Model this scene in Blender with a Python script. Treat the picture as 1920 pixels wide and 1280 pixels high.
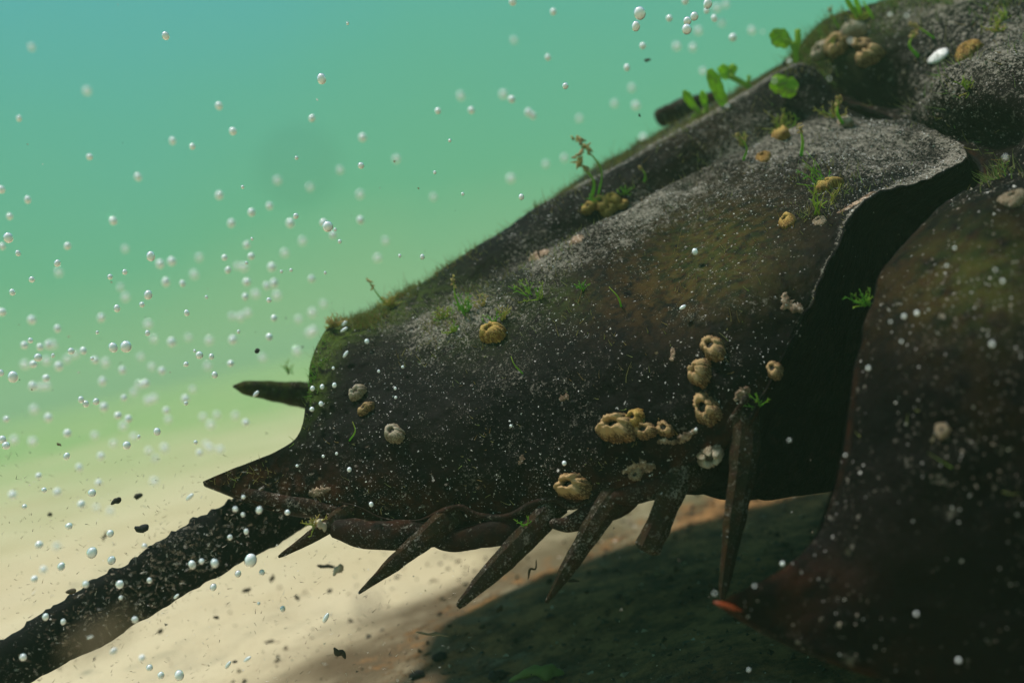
import bpy, math, random
import numpy as np
from mathutils import Vector, Matrix
from mathutils.bvhtree import BVHTree

# ------------------------------------------------------------------ clear
for o in list(bpy.data.objects):
    bpy.data.objects.remove(o, do_unlink=True)
sc = bpy.context.scene
col = sc.collection
R = math.radians
rng = np.random.default_rng(7)
random.seed(7)

# ------------------------------------------------------------------ camera (1 unit = 10 cm)
LENS, SENS = 35.0, 36.0
ROLL, PITCH = R(12.0), R(2.2)
CAM = np.array([0.0, 0.0, 0.8])
r0 = np.array([1.0, 0, 0]); f = np.array([0, math.cos(PITCH), -math.sin(PITCH)]); u0 = np.array([0, math.sin(PITCH), math.cos(PITCH)])
rt = math.cos(ROLL) * r0 - math.sin(ROLL) * u0
up = math.sin(ROLL) * r0 + math.cos(ROLL) * u0
cd = bpy.data.cameras.new('camera'); cam = bpy.data.objects.new('camera', cd); col.objects.link(cam)
cam.matrix_world = Matrix(((rt[0], up[0], -f[0], CAM[0]), (rt[1], up[1], -f[1], CAM[1]), (rt[2], up[2], -f[2], CAM[2]), (0, 0, 0, 1)))
cd.lens, cd.sensor_width = LENS, SENS
cd.clip_start, cd.clip_end = 0.01, 500
cd.dof.use_dof = True; cd.dof.focus_distance = 1.92; cd.dof.aperture_fstop = 1.25; cd.dof.aperture_blades = 0
sc.camera = cam

# ------------------------------------------------------------------ sky, sun, exposure
SUN_DIR = Vector((-0.24, 0.14, 0.94)).normalized()
sun_el = math.asin(SUN_DIR.z); sun_az = math.atan2(SUN_DIR.x, SUN_DIR.y)
w = bpy.data.worlds.new('World'); sc.world = w; w.use_nodes = True
nt = w.node_tree; nt.nodes.clear()
wo = nt.nodes.new('ShaderNodeOutputWorld')
sky = nt.nodes.new('ShaderNodeTexSky'); sky.sky_type = 'NISHITA'; sky.sun_disc = False
sky.sun_elevation = sun_el; sky.sun_rotation = sun_az
bg1 = nt.nodes.new('ShaderNodeBackground'); bg1.inputs['Strength'].default_value = 0.12
nt.links.new(sky.outputs[0], bg1.inputs['Color'])
# the sky is seen through the water column: the lower the angle, the more water lies in between
bg2 = nt.nodes.new('ShaderNodeBackground'); bg2.inputs['Strength'].default_value = 1.0
tc = nt.nodes.new('ShaderNodeTexCoord'); sp = nt.nodes.new('ShaderNodeSeparateXYZ'); nt.links.new(tc.outputs['Generated'], sp.inputs[0])
rampw = nt.nodes.new('ShaderNodeValToRGB'); mk = nt.nodes.new('ShaderNodeTexNoise'); mk.inputs['Scale'].default_value = 2.6; mk.inputs['Detail'].default_value = 3; nt.links.new(tc.outputs['Generated'], mk.inputs['Vector'])
mm = nt.nodes.new('ShaderNodeMath'); mm.operation = 'MULTIPLY_ADD'; nt.links.new(mk.outputs['Fac'], mm.inputs[0]); mm.inputs[1].default_value = 0.14; mm.inputs[2].default_value = -0.07
ma = nt.nodes.new('ShaderNodeMath'); ma.operation = 'ADD'; nt.links.new(sp.outputs['Z'], ma.inputs[0]); nt.links.new(mm.outputs[0], ma.inputs[1])
nt.links.new(ma.outputs[0], rampw.inputs[0])
e = rampw.color_ramp.elements
e[0].position = 0.0; e[0].color = (0.270, 0.470, 0.215, 1)
e[1].position = 0.42; e[1].color = (0.096, 0.410, 0.455, 1)
m = e.new(0.13); m.color = (0.128, 0.428, 0.245, 1)
m = e.new(0.26); m.color = (0.112, 0.425, 0.315, 1)
nt.links.new(rampw.outputs[0], bg2.inputs['Color'])
rT = nt.nodes.new('ShaderNodeValToRGB'); nt.links.new(sp.outputs['Z'], rT.inputs[0])
e = rT.color_ramp.elements
e[0].position = 0.40; e[0].color = (0, 0, 0, 1); e[1].position = 0.85; e[1].color = (1, 1, 1, 1)
mx = nt.nodes.new('ShaderNodeMixShader')
nt.links.new(rT.outputs[0], mx.inputs[0]); nt.links.new(bg2.outputs[0], mx.inputs[1]); nt.links.new(bg1.outputs[0], mx.inputs[2])
nt.links.new(mx.outputs[0], wo.inputs['Surface'])

sl = bpy.data.lights.new('sun', 'SUN'); sun = bpy.data.objects.new('sun', sl); col.objects.link(sun)
sl.energy = 4.6; sl.angle = R(5.0); sl.color = (1.0, 0.95, 0.86)
sun.rotation_euler = SUN_DIR.to_track_quat('Z', 'Y').to_euler(); sun.location = (0, 0, 6)

sc.view_settings.view_transform = 'Standard'; sc.view_settings.look = 'None'
sc.view_settings.exposure = 0.0; sc.view_settings.gamma = 1.0
sc.render.engine = 'CYCLES'
sc.cycles.max_bounces = 8; sc.cycles.diffuse_bounces = 2; sc.cycles.glossy_bounces = 3; sc.cycles.transmission_bounces = 5
sc.cycles.volume_bounces = 0; sc.cycles.transparent_max_bounces = 12
sc.cycles.use_denoising = True
sc.cycles.sample_clamp_indirect = 4.0
sc.cycles.caustics_reflective = False; sc.cycles.caustics_refractive = False

# ------------------------------------------------------------------ helpers
K = SENS / LENS / 1920.0

def UN(p):
    """pixel-of-the-survey (x, y) and distance -> world points (array n x 3)"""
    p = np.asarray(p, float)
    d = p[..., 2:3]
    return CAM + d * (f + (p[..., 0:1] - 960) * K * rt + (640 - p[..., 1:2]) * K * up)

def V(x, y, d):
    return Vector(UN(np.array([x, y, d])))

def px(n, d):
    return n * K * d

_perm = np.random.default_rng(3).permutation(4096)
_val = np.random.default_rng(4).random(4096)

def vnoise(P):
    P = np.asarray(P, float); i = np.floor(P).astype(np.int64); t = P - i; t = t * t * (3 - 2 * t)
    out = 0
    for a in (0, 1):
        for b in (0, 1):
            for c in (0, 1):
                h = _perm[(i[..., 0] + a) & 4095]; h = _perm[(h + i[..., 1] + b) & 4095]; h = _perm[(h + i[..., 2] + c) & 4095]
                wt = (t[..., 0] if a else 1 - t[..., 0]) * (t[..., 1] if b else 1 - t[..., 1]) * (t[..., 2] if c else 1 - t[..., 2])
                out = out + wt * _val[h]
    return out * 2 - 1

def fbm(P, s, octv=4, g=0.5):
    P = np.asarray(P, float) * s; a = 1.0; o = 0
    for k in range(octv):
        o = o + a * vnoise(P + 17.3 * k); P = P * 2.03; a *= g
    return o

def cr(A, n):
    """Catmull-Rom along axis 0 to n samples"""
    A = np.asarray(A, float); k = len(A)
    t = np.linspace(0, k - 1, n); i = np.minimum(t.astype(int), k - 2); u = (t - i).reshape((-1,) + (1,) * (A.ndim - 1))
    ext = np.concatenate([2 * A[:1] - A[1:2], A, 2 * A[-1:] - A[-2:-1]])
    p0, p1, p2, p3 = ext[i], ext[i + 1], ext[i + 2], ext[i + 3]
    return 0.5 * (2 * p1 + (p2 - p0) * u + (2 * p0 - 5 * p1 + 4 * p2 - p3) * u ** 2 + (3 * p1 - p0 - 3 * p2 + p3) * u ** 3)

def mesh_obj(name, verts, faces, mat, parent=None, smooth=True, attrs=None):
    me = bpy.data.meshes.new(name)
    me.from_pydata(np.asarray(verts).tolist(), [], [tuple(int(i) for i in q) for q in faces])
    if smooth:
        me.polygons.foreach_set('use_smooth', [True] * len(me.polygons))
    for k, v in (attrs or {}).items():
        at = me.attributes.new(k, 'FLOAT', 'POINT'); at.data.foreach_set('value', np.asarray(v, np.float32).ravel())
    if mat is not None:
        me.materials.append(mat)
    me.update()
    o = bpy.data.objects.new(name, me); col.objects.link(o)
    if parent is not None:
        o.parent = parent
        o.matrix_parent_inverse = (Matrix.Translation(parent.location) @ parent.rotation_euler.to_matrix().to_4x4()).inverted()
    return o

def tag(o, label=None, cat=None, group=None, kind=None):
    if label: o['label'] = label
    if cat: o['category'] = cat
    if group: o['group'] = group
    if kind: o['kind'] = kind
    return o

def empty(name, loc, label, cat, group=None):
    o = bpy.data.objects.new(name, None); o.empty_display_size = 0.02; o.location = loc; col.objects.link(o)
    return tag(o, label, cat, group)

def grid_faces(n, m, off=0, wrap=False):
    i = np.arange(n - 1)[:, None]; mm = m if wrap else m - 1; j = np.arange(mm)[None, :]; j2 = (j + 1) % m
    return np.stack([off + i * m + j, off + (i + 1) * m + j, off + (i + 1) * m + j2, off + i * m + j2], -1).reshape(-1, 4)

def grid_normals(G):
    du = np.gradient(G, axis=0); dv = np.gradient(G, axis=1); n = np.cross(du, dv)
    return n / (np.linalg.norm(n, axis=-1, keepdims=True) + 1e-12)

def tube(path, rad, segs=8, flat=1.0, flat_dir=None, cap=True, jag=0.0, js=30, seed=0.0):
    """tapered tube along world path; returns verts, faces"""
    P = np.asarray(path, float); n = len(P); rad = np.broadcast_to(np.asarray(rad, float), (n,))
    T = np.gradient(P, axis=0); T /= np.linalg.norm(T, axis=1, keepdims=True) + 1e-12
    ref = np.array(flat_dir if flat_dir is not None else (0.3, -1.0, 0.2), float)
    A = np.cross(T, ref); A /= np.linalg.norm(A, axis=1, keepdims=True) + 1e-12
    B = np.cross(T, A)
    th = np.linspace(0, 2 * math.pi, segs, endpoint=False)
    ring = P[:, None] + rad[:, None, None] * (np.cos(th)[None, :, None] * A[:, None] + flat * np.sin(th)[None, :, None] * B[:, None])
    if jag:
        dirs = ring - P[:, None]
        ring = P[:, None] + dirs * (1 + jag * fbm(ring + seed, js, 3))[..., None]
    v = ring.reshape(-1, 3); fc = grid_faces(n, segs, wrap=True).tolist()
    if cap:
        v = np.concatenate([v, P[:1], P[-1:]]); a, b = len(v) - 2, len(v) - 1
        for k in range(segs):
            fc.append([a, k, (k + 1) % segs]); fc.append([b, (n - 1) * segs + (k + 1) % segs, (n - 1) * segs + k])
    return v, fc

class Bag:
    def __init__(s): s.v = []; s.f = []; s.n = 0; s.a = []
    def add(s, v, fc, a=0.0):
        v = np.asarray(v, float); s.v.append(v); s.f += [[int(i) + s.n for i in q] for q in fc]; s.n += len(v)
        s.a.append(np.full(len(v), a) if np.isscalar(a) else np.asarray(a))
    def build(s, name, mat, parent=None, smooth=True, attr='tone'):
        return mesh_obj(name, np.concatenate(s.v), s.f, mat, parent, smooth, {attr: np.concatenate(s.a)})

# ------------------------------------------------------------------ materials
def new_mat(name):
    m = bpy.data.materials.new(name); m.use_nodes = True; t = m.node_tree
    return m, t, t.nodes['Principled BSDF']

class N:
    def __init__(s, t): s.t = t; s.tc = None
    def node(s, ty, **kw):
        n = s.t.nodes.new(ty)
        for k, v in kw.items(): setattr(n, k, v)
        return n
    def link(s, a, b): s.t.links.new(a, b)
    def obj(s):
        if s.tc is None: s.tc = s.node('ShaderNodeTexCoord')
        return s.tc.outputs['Object']
    def noise(s, scale, detail=3, rough=0.55, vec=None, dist=0.0):
        n = s.node('ShaderNodeTexNoise'); n.inputs['Scale'].default_value = scale; n.inputs['Detail'].default_value = detail
        n.inputs['Roughness'].default_value = rough; n.inputs['Distortion'].default_value = dist
        s.link(vec or s.obj(), n.inputs['Vector']); return n.outputs['Fac']
    def voro(s, scale, vec=None):
        n = s.node('ShaderNodeTexVoronoi'); n.inputs['Scale'].default_value = scale; s.link(vec or s.obj(), n.inputs['Vector']); return n
    def step(s, v, a, b, lo=0.0, hi=1.0):
        n = s.node('ShaderNodeMapRange'); n.interpolation_type = 'SMOOTHSTEP'; s.link(v, n.inputs['Value'])
        n.inputs['From Min'].default_value = a; n.inputs['From Max'].default_value = b; n.inputs['To Min'].default_value = lo; n.inputs['To Max'].default_value = hi
        return n.outputs[0]
    def math(s, op, a, b=None, clamp=False):
        n = s.node('ShaderNodeMath', operation=op); n.use_clamp = clamp
        for k, x in enumerate((a, b)):
            if x is None: continue
            if isinstance(x, (int, float)): n.inputs[k].default_value = x
            else: s.link(x, n.inputs[k])
        return n.outputs[0]
    def mix(s, fac, a, b):
        n = s.node('ShaderNodeMix', data_type='RGBA')
        for sock, x in ((n.inputs['Factor'], fac), (n.inputs[6], a), (n.inputs[7], b)):
            if isinstance(x, (int, float)): sock.default_value = x
            elif isinstance(x, tuple): sock.default_value = (*x, 1)
            else: s.link(x, sock)
        return n.outputs[2]
    def attr(s, name):
        n = s.node('ShaderNodeAttribute'); n.attribute_name = name; return n.outputs['Fac']
    def bump(s, h, strength, dist, bsdf):
        b = s.node('ShaderNodeBump'); b.inputs['Strength'].default_value = strength; b.inputs['Distance'].default_value = dist
        s.link(h, b.inputs['Height']); s.link(b.outputs[0], bsdf.inputs['Normal'])

def spec(b, rough, sp=0.25):
    b.inputs['Roughness'].default_value = rough; b.inputs['Specular IOR Level'].default_value = sp

def shell_material(name, coarse=1.0, dark=(0.0024, 0.0023, 0.0026), dark2=(0.0068, 0.0058, 0.0054), red_all=0.0, silt_all=0.0):
    m, t, b = new_mat(name); n = N(t)
    big = n.noise(5 * coarse, 4)
    c = n.mix(n.step(big, 0.35, 0.7), dark, dark2)
    # reddish chitin showing along the margins
    mot = n.noise(26 * coarse, 4, 0.65)
    red = n.math('MULTIPLY', n.math('ADD', n.attr('red'), red_all), n.step(mot, 0.38, 0.66))
    c = n.mix(red, c, (0.040, 0.013, 0.006))
    br = n.math('MULTIPLY', n.attr('brown'), n.step(n.noise(38 * coarse, 5, 0.7), 0.36, 0.62))
    c = n.mix(br, c, (0.042, 0.023, 0.007))
    gr = n.math('MULTIPLY', n.attr('green'), n.step(n.noise(55 * coarse, 4, 0.7), 0.34, 0.60))
    c = n.mix(gr, c, (0.050, 0.075, 0.012))
    # silt: fine grey grain, thicker where it has settled; also carries the painted lit rim
    patch = n.step(n.noise(9 * coarse, 5, 0.65), 0.40, 0.72)
    sil = n.math('ADD', n.math('MULTIPLY', patch, 0.42), n.math('ADD', n.attr('silt'), silt_all), True)
    g1 = n.noise(105 * coarse, 4, 0.7); g2 = n.noise(260 * coarse, 2, 0.6); g3 = n.noise(34 * coarse, 5, 0.72)
    thr = n.math('SUBTRACT', 0.665, n.math('MULTIPLY', sil, 0.17))
    k1 = n.step(n.math('SUBTRACT', g1, thr), 0.0, 0.035)
    k2 = n.math('MULTIPLY', n.step(n.math('SUBTRACT', g2, thr), 0.0, 0.04), n.step(sil, 0.1, 0.7))
    # scraped or crusted flecks a few millimetres across
    k3 = n.math('MULTIPLY', n.step(n.math('SUBTRACT', g3, n.math('ADD', thr, 0.005)), 0.0, 0.05), n.step(g1, 0.40, 0.56))
    k1 = n.math('MAXIMUM', k1, n.math('MULTIPLY', k3, 0.8))
    grain = n.mix(n.noise(60 * coarse, 2), (0.055, 0.047, 0.034), (0.36, 0.33, 0.27))
    c = n.mix(n.math('MULTIPLY', n.math('MAXIMUM', k1, k2), n.math('ADD', n.math('MULTIPLY', sil, 0.6), 0.32), True), c, grain)
    wv = n.node('ShaderNodeTexNoise'); wv.inputs['Scale'].default_value = 130 * coarse; n.link(n.obj(), wv.inputs['Vector'])
    va = n.node('ShaderNodeVectorMath', operation='MULTIPLY_ADD'); n.link(wv.outputs['Color'], va.inputs[0]); va.inputs[1].default_value = (0.012, 0.012, 0.012); n.link(n.obj(), va.inputs[2])
    vo = n.voro(120, va.outputs[0])
    sepc = n.node('ShaderNodeSeparateColor'); n.link(vo.outputs['Color'], sepc.inputs[0])
    dots = n.math('MULTIPLY', n.step(vo.outputs['Distance'], 0.24, 0.12), n.step(n.math('ADD', sepc.outputs[0], n.math('MULTIPLY', n.math('SUBTRACT', patch, 0.5), 0.12)), 0.86, 0.92))
    c = n.mix(dots, c, (0.36, 0.345, 0.32))
    n.link(c, b.inputs['Base Color'])
    spec(b, 0.5, 0.012)
    n.link(n.step(n.math('MAXIMUM', k1, k2), 0, 1, 0.45, 0.8), b.inputs['Roughness'])
    h = n.math('ADD', n.noise(70 * coarse, 5, 0.7), n.math('MULTIPLY', n.math('MAXIMUM', k1, k2), 0.25))
    n.bump(h, 0.55, 0.006 / coarse, b)
    return m

M_shell = shell_material('rear_shell_chitin')
M_front = shell_material('front_shell_chitin', 0.62, (0.0026, 0.0023, 0.0025), (0.0065, 0.0048, 0.0042))
M_spine = shell_material('spine_chitin', 1.0, (0.010, 0.007, 0.006), (0.022, 0.015, 0.012), 0.35, 0.12)
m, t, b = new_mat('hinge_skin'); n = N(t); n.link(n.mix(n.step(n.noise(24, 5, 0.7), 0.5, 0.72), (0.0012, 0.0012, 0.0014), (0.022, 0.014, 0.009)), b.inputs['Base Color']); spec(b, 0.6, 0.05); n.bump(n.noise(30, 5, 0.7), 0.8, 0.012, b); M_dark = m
M_tail = shell_material('tail_chitin', 1.0, (0.0035, 0.004, 0.0045), (0.008, 0.008, 0.008))

def toned(name, stops, rough=0.7, sp=0.15, noise_scale=40, namt=0.35, bump=0.0, transl=0.0):
    """colour picked by a per-piece tone attribute, broken up by noise"""
    m, t, b = new_mat(name); n = N(t)
    v = n.math('ADD', n.attr('tone'), n.math('MULTIPLY', n.math('SUBTRACT', n.noise(noise_scale, 3), 0.5), namt))
    rp = n.node('ShaderNodeValToRGB'); n.link(v, rp.inputs[0]); el = rp.color_ramp.elements
    el[0].position = stops[0][0]; el[0].color = (*stops[0][1], 1); el[1].position = stops[-1][0]; el[1].color = (*stops[-1][1], 1)
    for p_, c_ in stops[1:-1]:
        x = el.new(p_); x.color = (*c_, 1)
    n.link(rp.outputs[0], b.inputs['Base Color']); spec(b, rough, sp)
    if bump: n.bump(n.noise(noise_scale * 2, 3), bump, 0.003, b)
    if transl:
        tr = n.node('ShaderNodeBsdfTranslucent'); n.link(rp.outputs[0], tr.inputs['Color'])
        ms = n.node('ShaderNodeMixShader'); ms.inputs[0].default_value = transl
        out = [x for x in t.nodes if x.type == 'OUTPUT_MATERIAL'][0]
        n.link(b.outputs[0], ms.inputs[1]); n.link(tr.outputs[0], ms.inputs[2]); n.link(ms.outputs[0], out.inputs['Surface'])
    return m

M_grain = toned('silt_grain', [(0.0, (0.03, 0.025, 0.02)), (0.45, (0.20, 0.17, 0.13)), (0.8, (0.42, 0.40, 0.36)), (1.0, (0.82, 0.80, 0.76))], 0.6, 0.05)
M_alga = toned('green_alga', [(0.0, (0.62, 0.48, 0.27)), (0.4, (0.48, 0.46, 0.11)), (0.7, (0.34, 0.50, 0.06)), (1.0, (0.17, 0.45, 0.05))], 0.6, 0.2, 60, 0.35, 0, 0.62)
M_leaf = toned('sea_lettuce', [(0.0, (0.30, 0.36, 0.10)), (0.25, (0.34, 0.56, 0.04)), (1.0, (0.52, 0.78, 0.08))], 0.5, 0.15, 45, 0.9, 0, 0.65)
M_turf = toned('algal_turf', [(0.0, (0.30, 0.19, 0.06)), (0.5, (0.33, 0.36, 0.13)), (1.0, (0.16, 0.42, 0.04))], 0.7, 0.1, 30, 0.4, 0, 0.5)

def barnacle_mat(name, c1, c2, c3):
    m, t, b = new_mat(name); n = N(t)
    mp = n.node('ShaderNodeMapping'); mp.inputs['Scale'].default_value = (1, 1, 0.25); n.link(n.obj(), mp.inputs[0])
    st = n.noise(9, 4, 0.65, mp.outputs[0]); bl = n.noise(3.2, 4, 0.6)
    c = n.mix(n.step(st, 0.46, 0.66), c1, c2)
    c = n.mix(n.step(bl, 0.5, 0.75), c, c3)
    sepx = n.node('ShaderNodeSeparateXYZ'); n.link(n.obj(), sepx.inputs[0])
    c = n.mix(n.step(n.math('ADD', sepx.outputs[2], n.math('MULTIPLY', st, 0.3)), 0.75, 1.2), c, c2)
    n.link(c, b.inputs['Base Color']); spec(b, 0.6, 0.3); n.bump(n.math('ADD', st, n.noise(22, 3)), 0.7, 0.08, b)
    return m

M_b_tan = barnacle_mat('barnacle_tan', (0.14, 0.065, 0.02), (0.80, 0.52, 0.24), (0.42, 0.20, 0.05))
M_b_yel = barnacle_mat('barnacle_yellow', (0.28, 0.125, 0.014), (0.86, 0.56, 0.15), (0.52, 0.29, 0.03))
M_b_pale = barnacle_mat('barnacle_pale', (0.26, 0.18, 0.10), (0.72, 0.60, 0.44), (0.45, 0.32, 0.18))
m, t, b = new_mat('barnacle_opening'); n = N(t)
n.link(n.mix(n.noise(8, 3), (0.012, 0.010, 0.008), (0.10, 0.08, 0.06)), b.inputs['Base Color']); spec(b, 0.6); M_b_in = m

def bubble_mat(a=0.5, b_=0.95, lo=0.06, hi=0.8):
    # a silvery bubble: a bright skin that scatters the light coming down from the surface, clear towards its rim
    m, t, b = new_mat('air_bubble'); n = N(t)
    b.inputs['Base Color'].default_value = (0.96, 0.98, 1.0, 1); b.inputs['Roughness'].default_value = 0.2; b.inputs['Specular IOR Level'].default_value = 0.8
    gl = n.node('ShaderNodeBsdfGlass'); gl.inputs['IOR'].default_value = 0.76; gl.inputs['Roughness'].default_value = 0.03
    lw = n.node('ShaderNodeLayerWeight'); lw.inputs['Blend'].default_value = 0.5
    ms = n.node('ShaderNodeMixShader'); n.link(n.step(lw.outputs['Facing'], a, b_, lo, hi), ms.inputs[0])
    n.link(b.outputs[0], ms.inputs[1]); n.link(gl.outputs[0], ms.inputs[2])
    out = [x for x in t.nodes if x.type == 'OUTPUT_MATERIAL'][0]; n.link(ms.outputs[0], out.inputs['Surface'])
    return m
M_bub = bubble_mat(); M_bub_crisp = bubble_mat(0.25, 0.80, 0.15, 0.92)
M_fleck = toned('debris', [(0.0, (0.012, 0.012, 0.013)), (0.5, (0.07, 0.05, 0.03)), (0.8, (0.30, 0.22, 0.14)), (1.0, (0.6, 0.58, 0.52))], 0.7, 0.2)
M_shellbit = toned('shell_white', [(0, (0.55, 0.52, 0.5)), (1, (0.8, 0.78, 0.76))], 0.35, 0.5)

def sand_mat():
    m, t, b = new_mat('sand'); n = N(t)
    a = n.noise(0.9, 5, 0.6); c = n.mix(n.step(a, 0.3, 0.7), (0.47, 0.385, 0.24), (0.55, 0.47, 0.315))
    fine = n.noise(60, 4, 0.7); c = n.mix(n.step(fine, 0.55, 0.75), c, (0.33, 0.25, 0.16))
    c = n.mix(n.math('MULTIPLY', n.attr('mud_shade'), n.step(n.noise(4.5, 4, 0.6), 0.25, 0.62, 0.6, 1.0)), c, n.mix(n.noise(9, 3), (0.060, 0.042, 0.024), (0.14, 0.098, 0.056)))
    # dark detritus plus painted shadow under the animal; distant green stands in for haze
    det_shade = n.attr('detritus_shade')
    mot = n.noise(11.0, 5, 0.72); mk = n.step(n.math('ADD', n.math('SUBTRACT', mot, 0.5), n.math('SUBTRACT', n.math('MULTIPLY', det_shade, 0.62), 0.42)), -0.06, 0.12)
    haze_tint = n.attr('haze_tint'); c = n.mix(n.math('MULTIPLY', haze_tint, n.step(n.noise(0.7, 4), 0.25, 0.6, 0.6, 1.0)), c, (0.20, 0.33, 0.12))
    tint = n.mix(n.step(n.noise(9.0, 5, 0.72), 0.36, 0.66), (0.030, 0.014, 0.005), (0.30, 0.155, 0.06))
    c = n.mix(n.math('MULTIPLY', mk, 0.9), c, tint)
    n.link(c, b.inputs['Base Color']); spec(b, 0.9, 0.1); n.bump(n.math('ADD', n.noise(22, 5, 0.7), fine), 0.6, 0.02, b)
    return m
M_sand = sand_mat()

# ------------------------------------------------------------------ seabed and water
def axis(a, b_, c, d, nf, nc):
    return np.concatenate([np.linspace(a, b_, nc, endpoint=False), np.linspace(b_, c, nf, endpoint=False), np.linspace(c, d, nc)])
xs = axis(-90, -5, 5, 90, 220, 40); ys = np.concatenate([np.linspace(-8, 0.5, 12, endpoint=False), np.linspace(0.5, 10, 220, endpoint=False), np.geomspace(10, 140, 50)])
X, Y = np.meshgrid(xs, ys, indexing='ij')
P = np.stack([X, Y, np.zeros_like(X)], -1)
Z = 0.05 * fbm(P, 0.6, 4) + 0.012 * fbm(P, 3.5, 3) - 0.03
Z *= np.clip(1.2 - np.hypot(X, Y) / 60, 0, 1)
P[..., 2] = Z
det_shade = 1.25 * np.exp(-(((X - 1.25) / 1.05) ** 4 + ((Y - 2.4) / 1.1) ** 4)) + 0.80 * np.exp(-(((X + 0.05) / 0.6) ** 2 + ((Y - 2.3) / 0.6) ** 2)) + 0.30 * np.exp(-(((X + 0.25) / 0.5) ** 2 + ((Y - 2.9) / 0.5) ** 2))  # detritus patches that also darken the sand as the crab's shadow
mud_shade = np.clip(4.2 * np.exp(-(((X - 0.30) / 0.88) ** 2 + ((Y - 2.30) / 0.80) ** 2)) + 2.0 * np.exp(-(((X - 1.0) / 0.55) ** 2 + ((Y - 3.5) / 0.8) ** 2)) + 0.7 * fbm(P, 3.2, 4) - 0.3, 0, 1) * np.exp(-((Y - 2.7) / 1.9) ** 4) * np.clip((X + 1.3) / 0.5, 0, 1)  # mud tone that also extends and blends the crab's painted shadow
sea = mesh_obj('seabed', P.reshape(-1, 3), grid_faces(*X.shape), M_sand, attrs={'detritus_shade': det_shade.ravel(), 'mud_shade': mud_shade.ravel(), 'haze_tint': np.clip((np.hypot(X + 2, Y) - 4.0 + 1.5 * fbm(P, 0.25, 3)) / 14, 0, 1).ravel()}); tag(sea, kind='structure')  # distance mask paints green water haze into the far sand colour
SEA_BVH = BVHTree.FromPolygons([tuple(v) for v in P.reshape(-1, 3)], grid_faces(*X.shape).tolist())

hm = bpy.data.materials.new('water_haze'); hm.use_nodes = True; t = hm.node_tree; t.nodes.clear()
ho = t.nodes.new('ShaderNodeOutputMaterial'); pv = t.nodes.new('ShaderNodeVolumePrincipled')
pv.inputs['Color'].default_value = (0.55, 0.86, 0.50, 1); pv.inputs['Density'].default_value = 0.015; pv.inputs['Anisotropy'].default_value = 0.25
t.links.new(pv.outputs[0], ho.inputs['Volume'])
x0, x1, y0, y1, z0, z1 = -88, 88, -7.5, 135, -1.3, 2.7
hv = [(x, y, z) for x in (x0, x1) for y in (y0, y1) for z in (z0, z1)]
hz = mesh_obj('haze', hv, [(0, 1, 3, 2), (4, 6, 7, 5), (0, 4, 5, 1), (2, 3, 7, 6), (0, 2, 6, 4), (1, 5, 7, 3)], hm, smooth=False); tag(hz, kind='stuff')

# ------------------------------------------------------------------ the horseshoe crab
crab = empty('horseshoe_crab', V(1000, 1000, 2.2), 'dark brown horseshoe crab crusted with barnacles and silt, climbing over the sand', 'horseshoe crab')

def blob(PX, cx, cy, rx, ry, ang=0.0):
    dx, dy = PX[..., 0] - cx, PX[..., 1] - cy; c_, s_ = math.cos(ang), math.sin(ang)
    a, b_ = (dx * c_ + dy * s_) / rx, (-dx * s_ + dy * c_) / ry
    return np.exp(-(a * a + b_ * b_))

# rear shell: stations from the tail end to the hinge, each from the far margin over the crest to the near margin
ST = [
    # far margin      far slope       crest B         ridge A         furrow G        shoulder P      flank M1        flank M2        margin E
    [(560, 760, 2.52), (592, 690, 2.45), (612, 640, 2.36), (630, 604, 2.28), (604, 628, 2.20), (582, 680, 2.12), (574, 752, 2.06), (545, 832, 2.02), (382, 903, 2.02)],
    [(640, 790, 2.66), (660, 690, 2.52), (680, 610, 2.42), (690, 588, 2.30), (672, 618, 2.20), (650, 690, 2.10), (632, 790, 2.02), (596, 880, 1.98), (520, 953, 1.985)],
    [(720, 790, 2.80), (735, 670, 2.62), (752, 568, 2.50), (765, 550, 2.34), (750, 592, 2.22), (733, 670, 2.10), (716, 790, 1.985), (694, 890, 1.94), (655, 966, 1.95)],
    [(820, 760, 2.92), (850, 600, 2.72), (868, 492, 2.58), (880, 474, 2.39), (868, 530, 2.25), (855, 625, 2.10), (844, 760, 1.955), (832, 880, 1.905), (822, 980, 1.91)],
    [(930, 700, 3.02), (970, 520, 2.80), (990, 418, 2.66), (1000, 402, 2.44), (1000, 462, 2.30), (992, 545, 2.12), (985, 700, 1.93), (985, 850, 1.86), (978, 968, 1.865)],
    [(1030, 620, 3.10), (1075, 430, 2.88), (1100, 327, 2.74), (1115, 346, 2.48), (1125, 398, 2.345), (1122, 462, 2.18), (1120, 630, 1.90), (1126, 800, 1.80), (1126, 925, 1.805)],
    [(1150, 520, 3.16), (1195, 345, 2.94), (1225, 254, 2.80), (1245, 268, 2.53), (1252, 340, 2.39), (1255, 392, 2.24), (1256, 580, 1.88), (1258, 760, 1.76), (1258, 880, 1.765)],
    [(1300, 420, 3.20), (1350, 250, 2.98), (1375, 172, 2.84), (1390, 190, 2.58), (1395, 272, 2.43), (1400, 318, 2.28), (1392, 500, 1.87), (1372, 680, 1.74), (1345, 838, 1.73)],
    [(1400, 350, 3.20), (1440, 190, 2.98), (1462, 124, 2.84), (1490, 128, 2.62), (1530, 200, 2.47), (1562, 262, 2.30), (1522, 430, 1.88), (1478, 620, 1.74), (1405, 800, 1.715)],
    [(1420, 340, 3.20), (1465, 185, 2.98), (1490, 120, 2.84), (1520, 132, 2.62), (1590, 188, 2.47), (1690, 240, 2.26), (1700, 345, 1.94), (1540, 425, 1.80), (1408, 790, 1.71)],
]
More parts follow.
